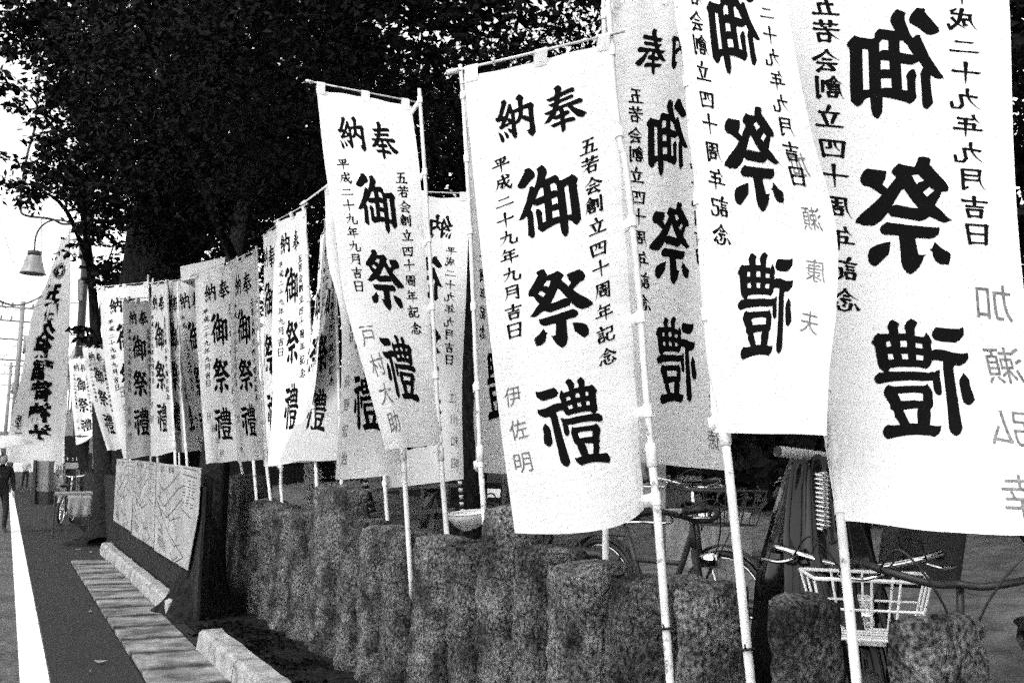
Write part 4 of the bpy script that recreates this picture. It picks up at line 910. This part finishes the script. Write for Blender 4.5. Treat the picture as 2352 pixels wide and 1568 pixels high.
# ------------------------------------------------------------------ bicycles
def bicycle(label, loc, yaw, basket=True, dark=False, steer=0., tint='dark', scale=1.):
    root = empty('bicycle', (0, 0, 0), label, 'bicycle', 'bicycles parked behind the stone posts')
    fm = M[tint]; Rw = .33
    fr = MB(); hd = Vector((.80, 0, .80)); bb = Vector((.42, 0, .28)); st = Vector((.22, 0, .74))
    fr.tube(smoothpts([hd, (.62, 0, .42), bb], 5), .018, 8); fr.tube([(.79, 0, .88), (.83, 0, .62)], .019, 8)
    fr.tube([st, bb], .016, 8); fr.tube([bb, (0, 0, Rw)], .011, 6); fr.tube([Vector(st)-Vector((0, 0, .12)), (0, .05, Rw)], .009, 6); fr.tube([Vector(st)-Vector((0, 0, .12)), (0, -.05, Rw)], .009, 6)
    fr.tube([(.27, 0, .55), (.70, 0, .56)], .014, 8)
    fr.build('frame', fm, root, True)
    fk = MB()
    for s1 in (-1, 1): fk.tube(smoothpts([(.84, 0, .60), (.86, s1*.055, .56), (.93, s1*.055, .42), (1.02, s1*.05, Rw)], 4), .010, 6)
    fk.build('fork', M['chrome'], root, True)
    for cx, nm in ((0, 'wheel'), (1.02, 'wheel')):
        tw = MB().tube(circ((cx, 0, Rw), Rw-.02, (0, 1, 0), 36), .020, 8, closed=True).build('wheel', M['black'], root, True)
        MB().tube(circ((cx, 0, Rw), Rw-.042, (0, 1, 0), 36), .009, 6, closed=True).build('rim', M['chrome'], tw, True)
        sk = MB()
        for k in range(24):
            an = 2*math.pi*k/24; sk.tube([(cx, (-1)**k*.025, Rw), (cx+math.cos(an)*(Rw-.05), 0, Rw+math.sin(an)*(Rw-.05))], .0012, 4, caps=False)
        sk.tube([(cx, -.04, Rw), (cx, .04, Rw)], .022, 10); o = sk.build('spokes', M['chrome'], tw)
        m = MB(); V = []; n = 16; a0, a1 = (.15, 2.7) if cx == 0 else (.35, 2.2)
        for i in range(n+1):
            an = a0+(a1-a0)*i/n
            for j, (yy, dr) in enumerate(((-.03, 0), (0, .012), (.03, 0))): V.append((cx+math.cos(an)*(Rw+.02+dr), yy, Rw+math.sin(an)*(Rw+.02+dr)))
        m.add(V, [(i*3+j, i*3+j+1, i*3+j+4, i*3+j+3) for i in range(n) for j in range(2)]); m.build('mudguard', M['chrome'] if not dark else fm, root, True)
    # saddle
    V = []; Fc = []; prof = [(-.13, .085, .0), (-.10, .105, .02), (-.02, .09, .03), (.05, .045, .025), (.12, .025, .02), (.145, .018, .0)]
    for x, wd2, dz in prof:
        for k in range(9): an = math.pi*k/8; V.append((st.x+x-.02, wd2*math.cos(an), .80+dz+.03*math.sin(an)))
        V.append((st.x+x-.02, 0, .765+dz))
    for i in range(5):
        for k in range(10): Fc.append((i*10+k, i*10+(k+1) % 10, (i+1)*10+(k+1) % 10, (i+1)*10+k))
    Fc += [tuple(range(10)), tuple(50+k for k in range(10))[::-1]]
    sd = MB().add(V, Fc).build('saddle', M['black'], root, True)
    m = MB(); m.tube([st, (st.x-.01, 0, .79)], .013, 8)
    for s1 in (-1, 1): m.tube(circ((st.x-.09, s1*.04, .755), .018, (0, 0, 1), 10), .004, 5, closed=True)
    m.build('saddle_post', M['chrome'], root, True)
    # handlebar
    def rot(p): p = Vector(p)-Vector((.79, 0, 0)); return Matrix.Rotation(steer, 3, 'Z') @ p + Vector((.79, 0, 0))
    hb = MB(); hb.tube([(.79, 0, .85), (.78, 0, .99)], .012, 8)
    half = lambda s1: [(.80, 0, 1.0), (.83, s1*.07, 1.0), (.82, s1*.18, 1.025), (.74, s1*.27, 1.045), (.62, s1*.29, 1.03)]
    hb.tube([rot(p) for p in smoothpts(half(1)[::-1]+half(-1)[1:], 5)], .0115, 8)
    ho = hb.build('handlebar', M['chrome'] if basket else M['black'], root, True)
    for s1 in (-1, 1):
        MB().tube([rot(p) for p in ((.72, s1*.275, 1.043), (.60, s1*.292, 1.027))], .018, 8).build('grip', M['black'], ho, True)
        MB().tube([rot(p) for p in smoothpts([(.78, s1*.20, 1.02), (.80, s1*.26, 1.0), (.70, s1*.32, 1.0), (.62, s1*.33, .995)], 4)], .006, 6).build('brake_lever', M['chrome'], ho, True)
        MB().tube([rot(p) for p in smoothpts([(.80, s1*.22, 1.02), (.95, s1*.16, 1.10), (.93, s1*.05, .95), (.84, 0, .75)], 5)], .0035, 5).build('brake_cable', M['black'], ho, True)
    MB().tube([rot((.83, 0, .84)), rot((.90, 0, .84))], .035, 12).build('lamp', M['chrome'], root, True)
    m = MB(); m.tube(circ(bb, .085, (0, 1, 0), 24), .006, 6, closed=True); m.tube([(bb.x, -.07, bb.z), (bb.x+.1, -.07, bb.z-.12)], .009, 6); m.tube([(bb.x, .07, bb.z), (bb.x-.1, .07, bb.z+.12)], .009, 6); m.build('crank', M['chrome'], root, True)
    for s1, q1 in ((-1, (bb.x+.1, -.12, bb.z-.12)), (1, (bb.x-.1, .12, bb.z+.12))): MB().box(q1, (.09, .08, .02)).build('pedal', M['black'], root)
    m = MB()
    for s1 in (-1, 1): m.tube([(.16, s1*.05, .68), (-.28, s1*.06, .68)], .005, 5); m.tube([(-.18, s1*.06, .68), (0, s1*.06, Rw)], .005, 5)
    for xx in (.05, -.05, -.15, -.27): m.tube([(xx, -.06, .68), (xx, .06, .68)], .004, 5)
    m.build('rack', fm if dark else M['chrome'], root)
    if basket:
        top = [(.88, -.20, .985), (1.18, -.17, .985), (1.18, .17, .985), (.88, .20, .985)]; bot = [(.90, -.15, .80), (1.13, -.135, .80), (1.13, .135, .80), (.90, .15, .80)]
        def lerp(a, b, t): return Vector(a)*(1-t)+Vector(b)*t
        m = MB(); R_ = .0042
        for lv, rr_ in ((0, .0062), (.5, R_), (1, .005)):
            ring = [lerp(top[i], bot[i], lv) for i in range(4)]; m.tube(ring+[ring[0]], rr_, 6)
        for i in range(4):
            for t in (0, .25, .5, .75) if i % 2 else (0, .5):
                m.tube([lerp(lerp(top[i], top[(i+1) % 4], t), (0, 0, 0), 0), lerp(bot[i], bot[(i+1) % 4], t)], R_, 5)
        for t in (.25, .5, .75): m.tube([lerp(bot[0], bot[1], t), lerp(bot[3], bot[2], t)], R_, 5)
        m.build('basket', M['basket'] if basket == 'white' else M['dark'], root)
        if basket == 'white': MB().box((.885, 0, .86), (.006, .07, .10)).build('basket_plate', M['pole'], root); MB().box((.93, 0, .775), (.10, .12, .035)).build('basket_bracket', M['pole'], root, bevel=.004)
    root.location = loc; root.rotation_euler = (0, 0, yaw); root.scale = (1, 1, 1); return root
# basket of the near bicycle sits at its place above the gap between the stones
bc = onZ(1990, 1322, .985)                    # basket top centre
def place(p, yaw, lx, ly=0): c_, s_ = math.cos(yaw), math.sin(yaw); return (p.x-(lx*c_-ly*s_), p.y-(lx*s_+ly*c_), yardz(max(2.6, p.x+.4))-.02 if p.x > 2.6 else .0)
ph_ = onZ(1925, 1238, 1.03); dv_ = bc-ph_; yw = math.atan2(dv_.y, dv_.x)
bicycle('nearest bicycle with a white wire basket and chrome handlebar, front wheel against the stones', place(bc, yw, 1.03), yw, 'white', True)
bc2 = atD(2215, 1330, 2.9); yw2 = math.radians(196)
bicycle('black bicycle at the right edge behind the one with the white basket', place(bc2, yw2, .75), yw2, False, True, steer=.5, tint='black')
bc3 = onZ(1600, 1228, 1.04); yw3 = math.radians(-62)
bicycle('bicycle with a black saddle and bent handlebar in front of the concrete planter', place(bc3, yw3, .80), yw3, False, True, tint='black')
bc4 = onZ(1432, 1250, .86); yw4 = math.radians(-80)
bicycle('bicycle mostly hidden behind the pole of the large banner, thin wire basket showing', place(bc4, yw4, .2), yw4, 'dark', True, tint='dark')

# bicycle cover of black plastic, draped and shiny
root = empty('covered_bicycle', atD(1830, 1400, 3.5), 'glossy black plastic cover draped over a bicycle behind the second pole from the right', 'bicycle cover')
cb = atD(1832, 1250, 3.55); V = []; Fc = []; nz_, na = 30, 44
for i in range(nz_+1):
    t = i/nz_; z = 1.36-t*1.30
    for k in range(na):
        an = 2*math.pi*k/na
        rx = .07+.13*t**.6; ry = .10+.28*t**.75
        f = 1+.20*abs(math.sin(an*4+t*1.6))*(.3+t)+.11*math.sin(an*11-t*4)+.12*noise.noise(Vector((math.cos(an)*2, math.sin(an)*2, t*5)))
        V.append(Vector((cb.x+.1+rx*f*math.cos(an), cb.y+ry*f*math.sin(an), z+.02*math.sin(an*7))))
for i in range(nz_):
    for k in range(na): Fc.append((i*na+k, (i+1)*na+k, (i+1)*na+(k+1) % na, i*na+(k+1) % na))
Fc.append(tuple(range(na)))
MB().add(V, Fc).build('cover', M['gloss'], root, True)
ca = atD(1889, 1085, 3.38); cbm = atD(1893, 1215, 3.38); pts = [ca.lerp(cbm, t/110)+Vector((math.cos(t*.72)*.022, math.sin(t*.72)*.022, 0)) for t in range(111)]
MB().tube(pts, .006, 6).build('chrome_coil', M['chrome'], root, True)  # chrome coil put in to give the spring-like highlights on the cover
# child seat with mesh back, behind the hem of the largest banner
root = empty('child_seat', atD(2150, 1240, 3.9), 'dark rounded child seat back with mesh cloth under the hem of the largest banner', 'seat')
V = []; Fc = []; dp = 3.9
for i in range(9):
    for j in range(9):
        u, v = i/8, j/8; x = 2040+u*165+ (0 if u < .9 else 0); y = 1196+v*150-((u-.5)*2)**4*-22*(1-v); V.append(atD(x-(v*18), y, dp-.10*math.sin(math.pi*u)))
for i in range(8):
    for j in range(8): Fc.append((i*9+j, (i+1)*9+j, (i+1)*9+j+1, i*9+j+1))
o = MB().add(V, Fc).build('back', M['dark'], root, True); md = o.modifiers.new('s', 'SOLIDIFY'); md.thickness = .03

# ------------------------------------------------------------------ left side of the street
up_b = onZ(176, 1150, 0); UY = up_b.y
root = empty('utility_pole', (up_b.x, up_b.y, 0), 'thick dark utility pole right of the blown flag carrying lamp arms', 'utility pole')
MB().tube([(up_b.x, UY, 0), onY(177, 1080, UY), onY(180, 850, UY), onY(196, 600, UY), onY(206, 430, UY), onY(214, 200, UY)], [.15, .15, .145, .135, .12, .10], 16).build('pole', M['dark'], root, True)
for (xa, ya, xb, yb) in ((112, 692, 196, 697), (122, 764, 190, 772)): MB().tube([onY(xa, ya, UY-.3), onY(xb, yb, UY)], .02, 8).build('bracket', M['dark'], root, True)
for q_ in ((178, 640, 188, 690), (180, 560, 192, 590)): panel('clamp_box', [(q_[0], q_[1]), (q_[2], q_[1]), (q_[2], q_[3]), (q_[0], q_[3])], depth(onY(q_[0], q_[1], UY))-.2, .15, M['grey'], root)
MB().tube(smoothpts([onY(214, 505, UY), onY(150, 515, UY-.3), onY(118, 503, UY-.5), onY(60, 495, UY-.5), onY(47, 478, UY-.5), onY(50, 430, UY-.5), onY(64, 350, UY-.5), onY(80, 290, UY-.5), onY(90, 170, UY-.4)], 5), .045, 8).build('curved_pipe', M['dark'], root, True)
# round crest sign hanging from the lower bracket
cs = onY(136, 792, UY-.5); root = empty('crest_sign', cs, 'round sign with a three comma crest hanging over the edge of the blown flag', 'sign')
nr = Vector((CF.x, CF.y, 0)).normalized(); rad_ = 23*depth(cs)/FP
MB().tube([cs-nr*.03, cs+nr*.03], rad_, 32).build('disc', M['planter'], root)
pl2, rg2 = tomoe(0, 0, 1, 1)
sx_ = Vector((nr.y, -nr.x, 0))
def dq(x, y, o=.034): return cs-nr*o+sx_*x*rad_*.72-Vector((0, 0, 1))*y*rad_*.72
m = MB()
for P_ in pl2:
    tr_ = tessellate_polygon([[Vector((x, y, 0)) for x, y in P_]]); m.add([dq(x, y) for x, y in P_], tr_)
o = m.build('crest', M['ink'], root); tag(o, kind=None)
MB().tube(circ(cs-nr*.03, rad_*.95, nr, 32), .012, 6, closed=True).build('rim', M['dark'], root)
# street lamp
lp = onY(75, 600, UY-.4); root = empty('street_lamp', lp, 'bell shaped enamel street lamp hanging from a gooseneck arm at the left', 'street lamp')
sc_ = depth(lp)/FP
m = MB().tube(smoothpts([onY(196, 520, UY), onY(150, 508, UY-.2), onY(120, 506, UY-.3), onY(95, 520, UY-.4), onY(82, 545, UY-.4), onY(79, 578, UY-.4)], 5), .034, 8); m.build('arm', M['dark'], root, True)
top = onY(79, 578, UY-.4); V = []; Fc = []
prof = [(13, 0), (14, 9), (14.5, 10), (17, 14), (20, 26), (24, 40), (28, 50), (29, 52), (26, 50), (20, 30), (12, 12)]
for r, h in prof:
    for k in range(24): an = 2*math.pi*k/24; V.append(top+Vector((math.cos(an)*r*sc_, math.sin(an)*r*sc_, -h*sc_)))
n = len(prof)
for i in range(n-1):
    for k in range(24): Fc.append((i*24+k, (i+1)*24+k, (i+1)*24+(k+1) % 24, i*24+(k+1) % 24))
MB().add(V, Fc).build('shade', M['lampshade'], root, True)
MB().tube([top+Vector((0, 0, .02)), top-Vector((0, 0, 10*sc_))], 14.8*sc_, 20).build('cap', M['dark'], root, True)
MB().tube([onY(95, 500, UY-.4), onY(97, 680, UY-.4)], .012, 6).build('stay_rod', M['dark'], root, True)

# table with hanging cloth, chair legs, bicycle behind it
tb = onZ(168, 1236, 0); root = empty('folding_table', (tb.x, tb.y, 0), 'small dark folding table with a pale cloth hanging down its front', 'table')
TY = tb.y; s_t = depth(tb)/FP
def T3(x, y, dy=0): return onY(x, y, TY+dy)
MB().add([T3(125, 1133), T3(213, 1131), T3(213, 1136), T3(125, 1138), T3(127, 1129, .5), T3(212, 1127, .5), T3(212, 1131, .5), T3(127, 1133, .5)], [(0, 1, 2, 3), (7, 6, 5, 4), (0, 4, 5, 1), (3, 2, 6, 7), (1, 5, 6, 2), (0, 3, 7, 4)]).build('top', M['grey'], root)
for x, dy in ((127, 0), (127, .5), (210, 0), (210, .5)): MB().tube([T3(x, 1137, dy), Vector((T3(x, 1137, dy).x, TY+dy, 0))], .015, 6).build('leg', M['dark'], root)
MB().tube([T3(127, 1206), T3(210, 1206)], .012, 6).build('rail', M['dark'], root)
V = []; Fc = []
for i in range(13):
    for j in range(7): V.append(T3(156+i/12*56, 1137+j/6*50, -.02-.02*math.sin(i*1.3+j*.4)*j/6))
for i in range(12):
    for j in range(6): Fc.append((i*7+j, (i+1)*7+j, (i+1)*7+j+1, i*7+j+1))
o = MB().add(V, Fc).build('cloth', M['paper'], root, True); md = o.modifiers.new('s', 'SOLIDIFY'); md.thickness = .004
bb_ = onZ(140, 1205, 0)
bicycle('bicycle parked behind the small table on the pavement', (bb_.x-.02, bb_.y-.2, 0), math.radians(75), 'dark', True, tint='grey')
# notice with date, hung under the banners
root = empty('date_poster', onY(168, 1030, TY+2), 'dark poster with a date hanging behind the folding table', 'poster')
dpp = depth(onY(168, 1030, TY+2)); panel('board', [(148, 1000), (205, 1000), (200, 1078), (148, 1078)], dpp, .03, M['wood'], root)
m = MB(); xx = 151
for ch in '9.21':
    V, Fc = font_tris(ch, .03); V = V.copy()
    if ch == '.': V = V*[.3, .16]+[.3, .80]
    m.add([atD(xx+p[0]*8, 1049+p[1]*9, dpp-.006) for p in V], Fc); xx += 4 if ch == '.' else 8.5
m.build('lettering', M['light'], root)
panel('white_strip', [(150, 1062), (180, 1062), (180, 1076), (150, 1076)], dpp-.006, .004, M['paper'], root)
# gate posts / utility cabinet
gb = onZ(92, 1157, 0); dg_ = depth(gb); root = empty('street_cabinet', (gb.x, gb.y, 0), 'grey upright street cabinet with a dark base left of the folding table', 'cabinet')
panel('body', [(82, 1058), (112, 1058), (110, 1128), (80, 1128)], dg_, .4, M['grey'], root); panel('base', [(80, 1128), (110, 1128), (110, 1157), (78, 1157)], dg_, .4, M['dark'], root)
panel('edge_post', [(77, 1056), (83, 1056), (79, 1160), (70, 1160)], dg_-.1, .1, M['dark'], root)
tb2 = onZ(130, 1150, 0); root = empty('door_frame', (tb2.x, tb2.y, 0), 'dark shop doorway with pale frame behind the folding table', 'doorway')
dq_ = depth(tb2); panel('opening', [(146, 1040), (215, 1040), (215, 1150), (146, 1150)], dq_+.1, .1, M['black'], root)
for x in (148, 176, 181, 213): panel('frame', [(x, 1040), (x+3, 1040), (x+1, 1150), (x-2, 1150)], dq_, .08, M['planter'], root)

# people at the left edge
def person(label, foot, h, yaw, topm, botm, brolly=True, arm=(.25, .1, 1.05)):
    root = empty('person', foot, label, 'person')
    k = h/1.65; J = {'pel': (0, 0, .90), 'sp': (0, 0, 1.12), 'ch': (0, .01, 1.30), 'nk': (0, 0, 1.42), 'hd0': (0, 0, 1.47),
         'ls': (-.17, 0, 1.36), 'le': (-.23, .03, 1.10), 'lw': (-.22, .12, .88), 'rs': (.17, 0, 1.36), 're': (.24, .06, 1.12), 'rw': (.20, .24, 1.16),
         'lh': (-.09, 0, .86), 'lk': (-.10, .10, .48), 'la': (-.10, .06, .08), 'lt': (-.10, .22, .04), 'rh': (.09, 0, .86), 'rk': (.10, .02, .47), 'ra': (.10, -.14, .10), 'rt': (.10, .0, .03)}
    names = list(J); E = [('pel','sp'),('sp','ch'),('ch','nk'),('nk','hd0'),('ch','ls'),('ls','le'),('le','lw'),('ch','rs'),('rs','re'),('re','rw'),('pel','lh'),('lh','lk'),('lk','la'),('la','lt'),('pel','rh'),('rh','rk'),('rk','ra'),('ra','rt')]
    R = dict(pel=.14, sp=.125, ch=.14, nk=.055, hd0=.055, ls=.07, le=.05, lw=.035, rs=.07, re=.05, rw=.035, lh=.10, lk=.065, la=.045, lt=.03, rh=.10, rk=.065, ra=.045, rt=.03)
    me = bpy.data.meshes.new('body'); me.from_pydata([Vector(J[n_])*k for n_ in names], [(names.index(a), names.index(b)) for a, b in E], [])
    o = link('body', me, root, topm, world=False); o.modifiers.new('sk', 'SKIN')
    for i, n_ in enumerate(names): me.skin_vertices[0].data[i].radius = (R[n_]*k, R[n_]*k); me.skin_vertices[0].data[i].use_root = (n_ == 'pel')
    sb = o.modifiers.new('su', 'SUBSURF'); sb.levels = 2; sb.render_levels = 2
    dgp = bpy.context.evaluated_depsgraph_get(); me2 = bpy.data.meshes.new_from_object(o.evaluated_get(dgp)); o.modifiers.clear(); o.data = me2
    me2.materials.clear(); me2.materials.append(topm); me2.materials.append(botm); me2.materials.append(M['skin'])
    for p in me2.polygons: z = p.center.z/k; p.material_index = 1 if z < .92 and abs(p.center.x) < .19*k else 0; p.use_smooth = True
    # head with face
    bm = bmesh.new(); bmesh.ops.create_icosphere(bm, subdivisions=4, radius=1)
    for v in bm.verts:
        x, y, z = v.co; sxx = .075*(1-.22*max(0, -z)); v.co = Vector((x*sxx, y*.093*(1-.12*max(0, -z)), z*.112)); f = max(0, y)
        if y > .5: v.co.y += .020*math.exp(-((x/.16)**2+((z+.12)/.20)**2)); v.co.y -= .008*(math.exp(-(((abs(x)-.38)/.14)**2+((z-.08)/.12)**2))); v.co.y += .006*math.exp(-((x/.3)**2+((z+.48)/.07)**2))
        v.co = (v.co+Vector((0, .02, 1.56)))*k
    mh = bpy.data.meshes.new('head'); bm.to_mesh(mh); bm.free(); mh.polygons.foreach_set('use_smooth', [True]*len(mh.polygons)); link('head', mh, root, M['skin'], world=False)
    bm = bmesh.new(); bmesh.ops.create_icosphere(bm, subdivisions=3, radius=1)
    for v in bm.verts: x, y, z = v.co; v.co = (Vector((x*.084, y*.098-.012-(.05*max(0, y)*(z < .35)), z*.118+.012))+Vector((0, .012, 1.56)))*k
    mh = bpy.data.meshes.new('hair'); bm.to_mesh(mh); bm.free(); mh.polygons.foreach_set('use_smooth', [True]*len(mh.polygons)); link('hair', mh, root, M['black'], world=False)
    for sx, wp in ((-1, Vector(J['lw'])), (1, Vector(J['rw']))):
        m = MB(); dr = Vector((0, .25, -1)).normalized() if sx < 0 else Vector((0, .9, .3)).normalized(); side = Vector((0, 1, 0)) if sx < 0 else Vector((0, 0, 1))
        m.tube([(wp)*k, (wp+dr*.04)*k, (wp+dr*.085)*k], [.026*k, .036*k, .032*k], 8)
        for q1 in range(4): b0 = wp+dr*.08+side*(.022-.015*q1); m.tube([b0*k, (b0+dr*(.035+.004*(q1 in (1, 2)))+Vector((-sx*.006, 0, 0)))*k, (b0+dr*.055+Vector((-sx*.03, 0, 0)))*k], [.0085*k, .0078*k, .006*k], 6)
        b0 = wp+dr*.03+side*.028; m.tube([b0*k, (b0+dr*.03+side*.022)*k, (b0+dr*.055+side*.018)*k], [.010*k, .009*k, .007*k], 6)
        m2 = m.build('hand', M['skin'], root, True); m2.matrix_parent_inverse = Matrix.Identity(4)
    root.rotation_euler = (0, 0, yaw); return root
def umbrella(label, grip, tip, r, mt, ribs=8):
    root = empty('umbrella', grip, label, 'umbrella'); d = (Vector(tip)-Vector(grip)).normalized(); a = d.orthogonal().normalized(); b = d.cross(a)
    V = [Vector(tip)]; n = 48; rows = 8
    for i in range(1, rows+1):
        t = i/rows
        for k in range(n):
            an = 2*math.pi*k/n; sc2 = 1-.07*abs(math.sin(an*ribs/2))*t; V.append(Vector(tip)+(a*math.cos(an)+b*math.sin(an))*r*math.sin(t*1.15)/math.sin(1.15)*sc2-d*r*.42*(1-math.cos(t*1.15))/(1-math.cos(1.15)))
    Fc = [(0, 1+k, 1+(k+1) % n) for k in range(n)]
    for i in range(rows-1):
        for k in range(n): Fc.append((1+i*n+k, 1+(i+1)*n+k, 1+(i+1)*n+(k+1) % n, 1+i*n+(k+1) % n))
    MB().add(V, Fc).build('canopy', mt, root, True)
    MB().tube([grip, Vector(tip)+d*.05], .008, 6).build('shaft', M['dark'], root)
    for k in range(ribs):
        an = 2*math.pi*k/ribs; e_ = a*math.cos(an)+b*math.sin(an); MB().tube([Vector(tip)-d*.02, Vector(tip)+e_*r*.55-d*(r*.16), Vector(tip)+e_*r*.97-d*r*.41], .003, 4).build('rib', M['dark'], root)
pf = onZ(-6, 1222, 0)
person('person in dark clothes at the left edge, one arm held forward, under a white umbrella', (pf.x, pf.y, 0), 1.42, math.radians(200), M['cloth_dark'], M['cloth_dark'])
gp = onY(8, 1062, pf.y); umbrella('white umbrella held by the person in dark clothes at the left edge', gp, onY(-2, 1001, pf.y), .56, M['brolly'])
pf2 = onZ(56, 1120, 0)
person('distant person in pale clothes walking far down the pavement', (pf2.x, pf2.y, 0), 1.5, math.radians(190), M['light'], M['cloth_dark'])
umbrella('grey umbrella of the distant walker, seen right of the white one', onY(66, 1060, pf2.y-1), onY(72, 1014, pf2.y-1), .72, M['cloth_far'])

# far poles, wires and houses down the street
def far_pole(x, ytop, ybase_Y, label, w_=.14):
    P = onY(x, 1000, ybase_Y); root = empty('far_utility_pole', (P.x, P.y, 0), label, 'utility pole', 'distant utility poles'); t_ = onY(x+6, ytop, ybase_Y)
    MB().tube([(P.x, P.y, 0), (P.x, P.y, t_.z)], [w_, w_*.7], 10).build('pole', M['grey'], root, True)
    for dz in (.3, .9, 1.7, 2.6): MB().tube([(P.x-.9, P.y, t_.z-dz), (P.x+.9, P.y, t_.z-dz)], .045, 6).build('crossarm', M['grey'], root)
    for dz in (.3, .9):
        for dx in (-.8, -.4, .4, .8): MB().tube([(P.x+dx, P.y, t_.z-dz), (P.x+dx, P.y, t_.z-dz+.22)], .05, 6).build('insulator', M['grey'], root)
    MB().tube([(P.x+.35, P.y, t_.z-2.3), (P.x+.35, P.y, t_.z-1.5)], .22, 12).build('transformer', M['grey'], root, True); return t_
ta = far_pole(28, 690, 48, 'nearer of the two distant utility poles left of the blown flag'); tb3 = far_pole(12, 830, 80, 'farther distant utility pole at the left edge', .16)
wires = [((0, 660), (96, 680), 20, .02), ((-20, 586), (62, 590), 30, .008), ((-20, 592), (64, 596), 30, .008), ((-20, 706), (60, 706), 40, .012), ((-30, 750), (70, 748), 45, .012), ((-10, 790), (62, 788), 48, .02), ((-20, 812), (60, 806), 48, .015), ((-20, 840), (60, 836), 48, .015), ((50, 480), (75, 690), 30, .008), ((-20, 660), (92, 700), 22, .008), ((22, 860), (62, 760), 50, .02), ((-10, 905), (55, 900), 60, .02)]
for k, (a, b, Y_, r) in enumerate(wires):
    A_, B_ = onY(a[0]-60, a[1]-10, Y_-4), onY(b[0], b[1], Y_+2); pts = [A_.lerp(B_, t/8)-Vector((0, 0, .25*math.sin(math.pi*t/8))) for t in range(9)]
    o = MB().tube(pts, r, 5).build('overhead_wire', M['dark']); tag(o, ('thick cable level with the lamp, running into the blown flag', 'upper of the two close thin wires beside the bell lamp', 'lower of the two close thin wires beside the bell lamp', 'wire just below the thick cable at the left edge', 'second wire below the thick cable at the left edge', 'wire touching the crossarms of the nearer distant pole', 'wire under the crossarms of the nearer distant pole', 'lowest level wire on the nearer distant pole', 'thin wire dropping steeply behind the bell lamp', 'wire sloping down right just below the thick cable', 'short wire rising toward the blown flag from the distant pole', 'lowest wire in the white sky at the left edge')[k], 'wire', 'overhead wires at the left')
def house(x0, x1, Y0, Y1, h, label, wm, rows=2, group=None):
    root = empty('far_house', ((x0+x1)/2, Y0, 0), label, 'house'); wallbox('wall', x0, x1, Y0, Y1, 0, h, wm, root)
    wallbox('roof', x0-.3, x1+.3, Y0-.3, Y1+.3, h+.003, h+.35, M['grey'], root)
    n = max(2, int((Y1-Y0)/2.4)); xf = x1 if x1 < 0 else x0; sg = 1 if x1 < 0 else -1
    for r_ in range(rows):
        for i in range(n):
            yy = Y0+(i+.5)*(Y1-Y0)/n; f = wallbox('window', min(xf, xf+sg*.05), max(xf, xf+sg*.05), yy-.6, yy+.6, .9+r_*2.7, 2.1+r_*2.7, M['planter'], root)
            wallbox('pane', min(xf+sg*.051, xf+sg*.06), max(xf+sg*.051, xf+sg*.06), yy-.52, yy+.52, .98+r_*2.7, 2.02+r_*2.7, M['glass'], f)
house(-9.5, -6.6, 40, 54, 5.8, 'pale two storey house far down the left side of the street', M['light'])
house(-8.5, -5.4, 56, 72, 5.2, 'second pale house beyond the first on the left side of the street', M['light'])
house(2.4, 7, 40, 58, 5.6, 'grey two storey house beyond the table on the right side of the street', M['planter'])
house(-4, 6, 150, 160, 5, 'low pale house closing the far end of the street', M['light'])

# fallen leaves and litter on the ground
for k, (x, y, s_) in enumerate(((232, 1520, .05), (205, 1405, .045), (300, 1455, .05), (210, 1268, .06), (206, 1543, .03), (318, 1455, .035), (180, 1262, .05))):
    p = onZ(x, y, .012); m = MB(); a = random.uniform(0, 6); V = [p+Vector((math.cos(a+t)*s_*r_, math.sin(a+t)*s_*r_, z_)) for t, r_, z_ in ((0, 1, .012), (.9, .45, 0), (2.2, .5, .006), (3.1, .9, .014), (4.1, .5, .004), (5.3, .45, .002))]
    o = m.add(V, [(0, 1, 2, 3), (0, 3, 4, 5)]).build('fallen_leaf', M['tile_']); tag(o, ('dead leaf nearest the bottom on the asphalt between line and gutter', 'dead leaf on the asphalt strip halfway up to the table', 'dead leaf on the near gutter covers', 'pale dead leaf at the start of the gutter covers', 'tiny dead leaf at the bottom beside another on the asphalt', 'second dead leaf on the near gutter covers, closer to the kerb', 'dead leaf just short of the gutter covers under the table', 'dead leaf on the kerb near the leaning trunk')[k], 'leaf', 'dead leaves on the pavement')
# ground litter under the kerb and trunk
gl = leaves([((1.75, yy, .05), (.28, .6, .02), 260) for yy in np.arange(3.5, 16, .9)]+[((1.45, 8.0, .04), (.25, .4, .02), 200)], 'leaf_litter', None, M['leafdark'], (.03, .06)); tag(gl, 'dark leaf litter on the soil at the foot of the stone posts', 'leaf litter', kind='stuff')
